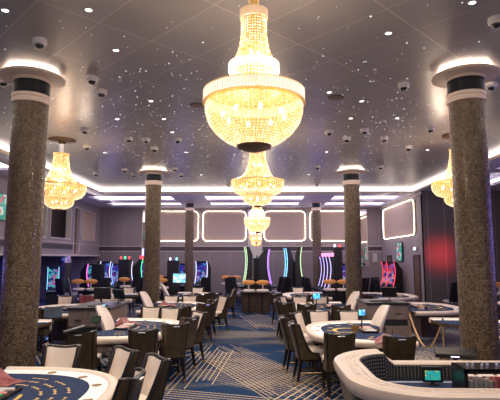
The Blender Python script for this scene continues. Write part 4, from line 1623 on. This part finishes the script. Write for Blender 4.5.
a.build('case', BLACK, t, bevel=.006)
MB().tube([(0, 0, 0), (0, 0, .97)], .016, 8).lathe([(.14, 0), (.14, .015), (.02, .03)], 18).build('stand', BLACKM, t, smooth=True)
t = empty('keypad_terminal', 'low black terminal unit between the craps style table and the large right pillar', 'terminal', (2.52, 6.38, 0), R(-14))
a = MB()
a.xf = Matrix.Translation((0, 0, .80)) @ Matrix.Rotation(R(18), 4, 'X')
a.bx(-.24, .24, -.09, .09, -.03, .03)
a.build('case', BLACK, t, bevel=.01)
a = MB()
a.xf = Matrix.Translation((0, 0, .80)) @ Matrix.Rotation(R(18), 4, 'X')
a.bx(-.06, .04, -.094, -.09, -.008, .004)
a.build('display', WHITELED, t)
MB().tube([(0, 0, 0), (0, 0, .78)], .03, 8).lathe([(.15, 0), (.15, .015), (.03, .03)], 18).build('stand', BLACKM, t, smooth=True)


def shoe(label, loc, rz, m=None):
    """card dealing shoe"""
    t = empty('card_shoe', label, 'card shoe', loc, rz)
    MB().xprism([(-.07, 0), (.07, 0), (.07, .05), (-.01, .12), (-.07, .12)], -.055, .055).build('body', m or WOOD, t, bevel=.004)
    MB().xprism([(.071, .008), (.078, .008), (.078, .03), (.071, .03)], -.035, .035).build('card', RING, t)
    return t


AMBER = mat('amber_acrylic', (.28, .16, .04), .2, spec=.8)
shoe('amber card box on the nearest right table near the screen post', (1.66, 8.42, TZ - .008), R(90), AMBER)
shoe('amber card box on the second right table', (1.30, 12.5, TZ - .008), R(90), AMBER)
shoe('amber card box on the third left table', (-2.28, 11.7, TZ - .008), R(-80), AMBER)
shoe('wooden card box on the outer right table', (3.98, 12.0, TZ - .008), R(-80), mat('tan_card', (.45, .32, .22), .5))

# chain rope: brass chain between the outer right table and floor
for (x, y), lb in (((-3.05, 8.15), 'stack'),):
    pass
chn = MB()
P = []
for k in range(25):
    f = k / 24
    P.append((3.42 + f * .30, 11.1 - 1.15 * f, .76 - .62 * math.sin(PI * f)))
chn.tube(P, .02, 6)
chn.lathe([(.10, 0), (.10, .02), (.016, .03), (.016, .78), (.03, .80), (0, .81)], 14, (P[-1][0], P[-1][1], 0))
chn.lathe([(.10, 0), (.10, .02), (.016, .03), (.016, .78), (.03, .80), (0, .81)], 14, (P[0][0], P[0][1], 0))
o = chn.build('chain_rope', BRASS, smooth=True)
tag(o, 'brass chain looping down between two slim posts beside the outer right table pedestal', 'chain')

# monitors on the pit cabinets
monitor('black monitor seen from behind on the left pit cabinet', (-3.42, 10.9, 1.0), R(170), .40, .26, SCRK, .22, R(-8), 'screen', True, 'monitors on the pit cabinets')
monitor('black tilted monitor at the right end of the left pit cabinet', (-3.12, 11.15, 1.0), R(150), .34, .24, SCRD, .19, R(-25), 'screen', True, 'monitors on the pit cabinets')
monitor('black tilted monitor on the right pit cabinet', (3.20, 11.9, .99), R(160), .34, .24, SCRD, .20, R(-20), 'screen', True, 'monitors on the pit cabinets')
t = empty('keyboard', 'black keyboard lying on the right pit cabinet', 'keyboard', (2.86, 11.6, .99), R(5))
MB().bx(-.2, .2, -.07, .07, 0, .02).build('case', BLACK, t, bevel=.004)
MB().bx(-.185, .185, -.055, .055, .02, .026).build('keys', BLACKM, t)
t = empty('keyboard', 'black keyboard lying on the left pit cabinet with a tiny blue light', 'keyboard', (-3.3, 10.25, 1.0), R(-5))
MB().bx(-.2, .2, -.07, .07, 0, .02).build('case', BLACK, t, bevel=.004)
MB().bx(.10, .15, -.02, .02, .02, .03).build('indicator', CYANLED, t)


# ------------------------------------------------------------------ orange backed bar stools (face local +Y, back to camera)
def make_stool():
    t = empty('bar_stool', '', 'stool')
    MB().ball((0, -.17, 1.12), .245, 10, (1, .16, .38)).build('backrest', ORANGE, t, smooth=True)
    MB().tube([(0, -.175, .84), (0, -.185, 1.10)], .022, 8).build('back_post', CREAMW, t, smooth=True)
    MB().lathe([(.05, .76), (.20, .775), (.225, .80), (.225, .84), (.20, .865), (0, .87)], 24).build('seat', CREAM, t, smooth=True)
    MB().lathe([(.03, .03), (.03, .77)], 12).build('pedestal', BLACKM, t, smooth=True)
    MB().lathe([(.21, 0), (.21, .015), (.04, .035)], 24).build('base', BLACKM, t, smooth=True)
    MB().tube(ring_pts(.15, 16, .33), .011, 6, True).tube([(-.15, 0, .33), (.15, 0, .33)], .008, 6).build('foot_ring', BLACKM, t, smooth=True)
    return Proto(t)


ST = make_stool()
for x, y, lb in ((-.27, 17.9, 'orange backed stool left of the pair in the middle of the aisle end'), (.22, 17.9, 'orange backed stool right of the pair in the middle of the aisle end'),
                 (-1.38, 22.6, 'small orange backed stool by the back wall, left of the pair'), (-.93, 22.6, 'small orange backed stool by the back wall, right of the pair'),
                 (-6.74, 18.6, 'orange backed stool under the mezzanine, left of the pair'), (-6.23, 18.6, 'orange backed stool under the mezzanine, right of the pair'),
                 (-3.73, 19.6, 'orange backed stool just right of the middle left pillar, front one'), (-4.4, 22.8, 'orange backed stool just right of the middle left pillar, rear one'),
                 (-5.45, 20.4, 'orange backed stool before the black slot tower at the far left'), (2.74, 18.5, 'orange backed stool left of the middle right pillar, left one'),
                 (3.24, 18.5, 'orange backed stool left of the middle right pillar, right one'), (8.0, 16.5, 'orange backed stool at the right edge, rear one'), (6.55, 13.0, 'orange backed stool at the right edge, front one')):
    ST.place((x, y, 0), random.uniform(-.15, .15), lb, 'orange backed bar stools')
# low dark counters in front of stool pairs
for x, y, lb in ((-.02, 18.6, 'low dark wooden gaming bar behind the middle pair of orange stools'),):
    t = empty('gaming_bar', lb, 'counter', (x, y, 0))
    MB().bx(-.55, .55, -.2, .2, .0, .70).build('body', WOOD, t, bevel=.01)
    MB().bx(-.6, .6, -.28, .25, .70, .75).build('worktop', BAND, t, bevel=.008)


# ------------------------------------------------------------------ slot machines (front faces local -Y)
def make_slot(edge, scr, h=2.05, topper=None, w_=.62, dp=.38, sides=(-1, 1)):
    t = empty('slot_machine', '', 'slot machine')
    MB().bx(-w_ / 2, w_ / 2, -.25, dp, 0, .62).build('base', BLACK, t, bevel=.015)
    pr = []
    for k in range(13):
        v = k / 12
        pr.append((-.16 + .20 * math.sin(v * 1.9) - .12 * v * v, .82 + (h - .82) * v))
    cab = MB()
    out = [(y, z) for y, z in pr] + [(min(pr[-1][0] + .16, dp), h), (dp - .02, h - .35), (dp - .02, .62), (-.2, .62)]
    # cabinet as an outline in YZ extruded along X
    a = [cab.addv((-w_ / 2 + .02, y, z)) for y, z in out]
    b = [cab.addv((w_ / 2 - .02, y, z)) for y, z in out]
    cab.face(a)
    cab.face(list(reversed(b)))
    for i in range(len(out)):
        j = (i + 1) % len(out)
        cab.face([a[j], a[i], b[i], b[j]])
    cab.build('cabinet', BLACK, t)
    s = MB()
    s.grid([[(x, y - .006, z) for x in (-w_ / 2 + .06, w_ / 2 - .06)] for y, z in pr[1:-1]])
    o = s.build('display', scr, t, smooth=True)
    for sx in sides:
        MB().tube([(sx * (w_ / 2 - .02), y - .01, z) for y, z in pr], .012, 6).build('light_strip', edge, t, smooth=True)
    MB().xprism([(-w_ / 2, .68), (w_ / 2, .68), (w_ / 2, .76), (-w_ / 2, .76)], -.42, -.12).build('button_deck', BLACKM, t, bevel=.02)
    MB().bx(-w_ / 2 + .05, w_ / 2 - .05, -.40, -.20, .76, .768).build('deck_lights', scr, t)
    if topper:
        MB().bx(-.2, .2, .02, .1, h, h + .16).build('topper', topper, t, bevel=.03)
    return Proto(t)


S_PINK = make_slot(PINKLED, SCR1, 1.75)
S_BLUE = make_slot(BLUELED, SCR2, 1.75)
S_WHITE = make_slot(WHITELED, SCR2, 1.85)
S_MIX = make_slot(CYANLED, SCR1, 1.85, None, .52)
S_RED = make_slot(REDLED, SCR3, 1.85, None, .5)
S_GREEN = make_slot(GREENLED, SCR2, 1.95, REDLED)
S_CYAN = make_slot(CYANLED, SCR1, 2.45, dp=.22)
S_PINKT = make_slot(mat('violet_led', (.6, .3, 1), .5, emit=(.55, .25, 1.0), es=1.6, sample=False), SCR2, 2.4)
S_SLIM = make_slot(mat('lilac_led', (.6, .5, 1), .5, emit=(.62, .5, 1.0), es=1.5, sample=False), SCRD, 2.05, mat('pink_topper', (.8, .4, .6), .5, emit=(1, .35, .6), es=.9, sample=False), .42, .10, (1,))
S_YEL = make_slot(YELLOWLED, SCR1, 2.5, dp=.22)


def slot_chair():
    t = empty('slot_chair', '', 'chair')
    mb = MB()
    rows, rows2 = [], []
    for k in range(8):
        v = k / 7
        hw = .22 * (1 - .15 * v)
        rows.append([(hw * j / 3, -.20 - .14 * v - .03 * (1 - (j / 3) ** 2), .55 + .65 * v) for j in range(-3, 4)])
        rows2.append([(p[0], p[1] + .07, p[2]) for p in rows[-1]])
    mb.grid(rows)
    mb.grid([rows[0], rows2[0]])
    mb.grid([rows[-1], rows2[-1]])
    mb.grid([[r[0] for r in rows], [r[0] for r in rows2]])
    mb.grid([[r[-1] for r in rows], [r[-1] for r in rows2]])
    mb.build('backrest', BLACK, t, smooth=True)
    MB().grid(rows2)
    m2 = MB()
    m2.grid(rows2)
    m2.build('back_pad', LILAC, t, smooth=True)
    MB().prism(rrect(-.23, .23, -.22, .24, .08, 4), .52, .61).build('seat', SLOTSEAT, t, bevel=.02)
    MB().lathe([(.035, .03), (.035, .52)], 12).build('pedestal', CHROME, t, smooth=True)
    MB().lathe([(.24, 0), (.24, .02), (.05, .05)], 24).build('base', BLACKM, t, smooth=True)
    return Proto(t)


SC = slot_chair()


def slot(p, x, y, face, label, group=None, s=1):
    """face: heading in degrees of the screen side; -90 faces the camera"""
    p.place((x, y, 0), R(face + 90), label, group or 'slot machines', s)


slot(S_MIX, -8.36, 20.1, -72, 'tall slot machine with round topped bright screen under the left mezzanine', None, .88)
slot(S_PINK, -7.05, 20.9, -30, 'slot machine with pink glowing edge, first of the left bank')
slot(S_WHITE, -6.75, 21.65, -30, 'slot machine with white glowing edge, second of the left bank')
slot(S_BLUE, -6.45, 22.4, -30, 'slot machine with blue glowing edge, third of the left bank')
slot(S_WHITE, -6.15, 23.15, -30, 'slot machine with white glowing edge, last of the left bank')
slot(S_GREEN, -5.1, 22.0, -10, 'slot machine with green glowing edges and red topper left of the middle left pillar')
slot(S_BLUE, -3.5, 22.6, -60, 'slot machine with blue edges right of the tower with the monitor')
slot(S_WHITE, -2.55, 23.0, -110, 'slot machine with white edges right of the slim left pillar')
slot(S_YEL, -.42, 22.2, 188, 'tall slot machine with yellow green curved edge left of the central mirror')
slot(S_PINKT, .50, 22.2, -6, 'tall slot machine with violet curved edge right of the central mirror')
slot(S_CYAN, 1.40, 22.3, 186, 'tall slot machine with cyan edge, left side of the dark twin unit')
slot(S_YEL, 1.98, 22.3, -6, 'tall slot machine with yellow edge, right side of the dark twin unit')
for k in range(4):
    slot(S_SLIM, 2.97 - .055 * k, 19.5 + .53 * k, 180, ('first', 'second', 'third', 'last')[k] + ' slot machine from the front in the slanted row left of the black tower', 'slanted row of slot machines')
slot(S_BLUE, 4.15, 22.4, -100, 'slot machine glowing blue behind the middle right pillar')
slot(S_RED, 5.66, 20.5, 205, 'slot machine with red edges below the green wall screen, front one')
slot(S_RED, 5.66, 21.3, 205, 'slot machine with red edges below the green wall screen, rear one')
slot(S_BLUE, 9.9, 15.6, 200, 'slot machine at the far right edge beside the pillar')


def tower(label, x, y, w_, d_, h, toppers, rz=0):
    t = empty('display_tower', label, 'display tower', (x, y, 0), rz, 'black display towers')
    MB().bx(-w_ / 2, w_ / 2, -d_ / 2, d_ / 2, 0, h * .45).build('base', BLACK, t, bevel=.02)
    MB().bx(-w_ / 2 + .04, w_ / 2 - .04, -d_ / 2 + .03, d_ / 2 - .03, h * .45, h).build('rear_panel', BLACKM, t, bevel=.02)
    for i, m in enumerate(toppers):
        xx = -w_ / 2 + w_ * (i + .5) / len(toppers)
        MB().bx(xx - .035, xx + .035, -.05, .05, h, h + .12).build('topper', m, t, bevel=.02)
    return t


tower('black display tower with pale top left of the far slot bank', -6.55, 20.2, .5, .5, 1.75, [BLACKM])
tower('black display tower with red and green lights left of the middle left pillar', -5.85, 21.7, .55, .5, 1.95, [REDLED, GREENLED, REDLED])
tower('black display tower behind the cyan monitor right of the middle left pillar', -3.55, 20.9, .55, .5, 1.9, [WHITELED, CYANLED])
tower('tallest black display tower left of the middle right pillar', 3.38, 20.4, .42, .5, 2.45, [WHITELED, REDLED])
tower('wide black tower at the foot of the central mirror', 0.04, 22.9, .45, .4, 2.0, [BLACK])
tower('broad black unit between two curved machines right of centre', 1.73, 23.1, .45, .4, 1.85, [BLACK])
monitor('cyan monitor on a stand right of the middle left pillar', (-2.92, 18.6, 0), 0, .50, .36, SCRC, 1.24, 0, 'screen', True)

g = 'slot machine chairs'
for x, y, f, lb in ((-7.6, 19.4, 60, 'black slot chair before the round topped machine under the mezzanine'), (-7.0, 19.0, 20, 'pale lilac slot chair left of the orange stools'), (-7.5, 20.0, 30, 'pale lilac slot chair behind the orange stools'),
                    (-6.35, 20.15, 150, 'dark slot chair before the left slot bank'), (-5.1, 20.6, 170, 'dark slot chair left of the middle left pillar'), (-3.9, 21.8, 90, 'blue lit slot chair right of the middle left pillar'),
                    (-2.15, 20.6, 100, 'dark slot chair right of the slim left pillar'), (-.95, 20.0, 60, 'blue lit slot chair left of the central machines'), (-.9, 21.2, 60, 'blue lit slot chair behind, left of the central machines'),
                    (1.05, 20.1, 130, 'blue lit slot chair right of the central machines'), (.95, 21.3, 130, 'blue lit slot chair behind, right of the central machines'),
                    (2.35, 20.2, 20, 'dark slot chair before the slanted slot row, front one'), (2.3, 21.2, 20, 'dark slot chair before the slanted slot row, rear one'),
                    (4.3, 20.3, 120, 'pale slot chair right of the middle right pillar, left one'), (4.85, 21.0, 120, 'pale slot chair right of the middle right pillar, right one'),
                    (4.85, 18.8, 10, 'black slot chair before the red slot machines, front one'), (5.0, 19.6, 10, 'black slot chair before the red slot machines, rear one'),
                    (6.55, 16.6, 100, 'black slot chair before the red lit wall, left one'), (7.05, 16.6, 95, 'black slot chair before the red lit wall, right one')):
    SC.place((x, y, 0), R(f - 90), lb, g)

# wall things on the right wall
t = empty('wall_screen', 'green and red information screen on the right side wall', 'screen', (XR - .03, 21.0, 2.25), -PI / 2)
MB().bx(-.42, .42, -.05, .0, -.38, .42).build('case', BLACK, t, bevel=.01)
MB().bx(-.39, .39, -.054, -.051, -.35, .39).build('display', SCRG, t)
t = empty('wall_screen', 'small green screen beside the slim mirror at the right end of the back wall', 'screen', (5.0, YB - .10, 2.0), 0)
MB().bx(-.2, .2, -.05, .05, -.45, .45).build('case', BLACK, t, bevel=.01)
MB().bx(-.18, .18, -.054, -.051, -.42, .42).build('display', SCRG, t)
t = empty('exit_light', 'small glowing emergency light box above the doorway on the right wall', 'wall light', (XR - .02, 18.95, 2.36), -PI / 2)
MB().bx(-.16, .16, -.06, .0, -.07, .07).build('case', WHITE, t, bevel=.01)
MB().bx(-.10, .10, -.065, -.061, -.05, .05).build('lens', mat('pale_green_lens', (.8, 1, .9), .4, emit=(.8, 1, .9), es=3), t)
t = empty('notice_panel', 'small pale square panel on the back wall at the right corner', 'panel', (5.83, YB - .02, 2.02), 0)
MB().bx(-.11, .11, -.02, .0, -.22, .22).build('plate', CREAMW, t, bevel=.006)
MB().bx(-.09, .09, -.024, -.021, -.19, .19).build('inset', mat('pale_paper', (.55, .5, .46), .6), t)
t = empty('wall_screen', 'teal screen on the left wall at the left edge', 'screen', (XL + .06, 14.38, 3.55), PI / 2)
MB().bx(-.5, .5, -.0, .05, -.42, .42).build('case', BLACK, t, bevel=.01)
MB().bx(-.47, .47, -.005, -.001, -.39, .39).build('display', SCRG, t)
# things seen through the mezzanine window
t = empty('upper_slot_machine', 'slot machine glowing blue behind the rounded mezzanine window', 'slot machine', (-8.55, 18.9, 2.16), R(60))
MB().bx(-.3, .3, -.2, .2, 0, 1.5).build('cabinet', BLACK, t, bevel=.03)
MB().bx(-.25, .25, -.215, -.205, .55, 1.05).build('display', SCR2, t)
MB().bx(-.28, .28, -.215, -.205, 1.15, 1.3).build('light_strip', BLUELED, t)
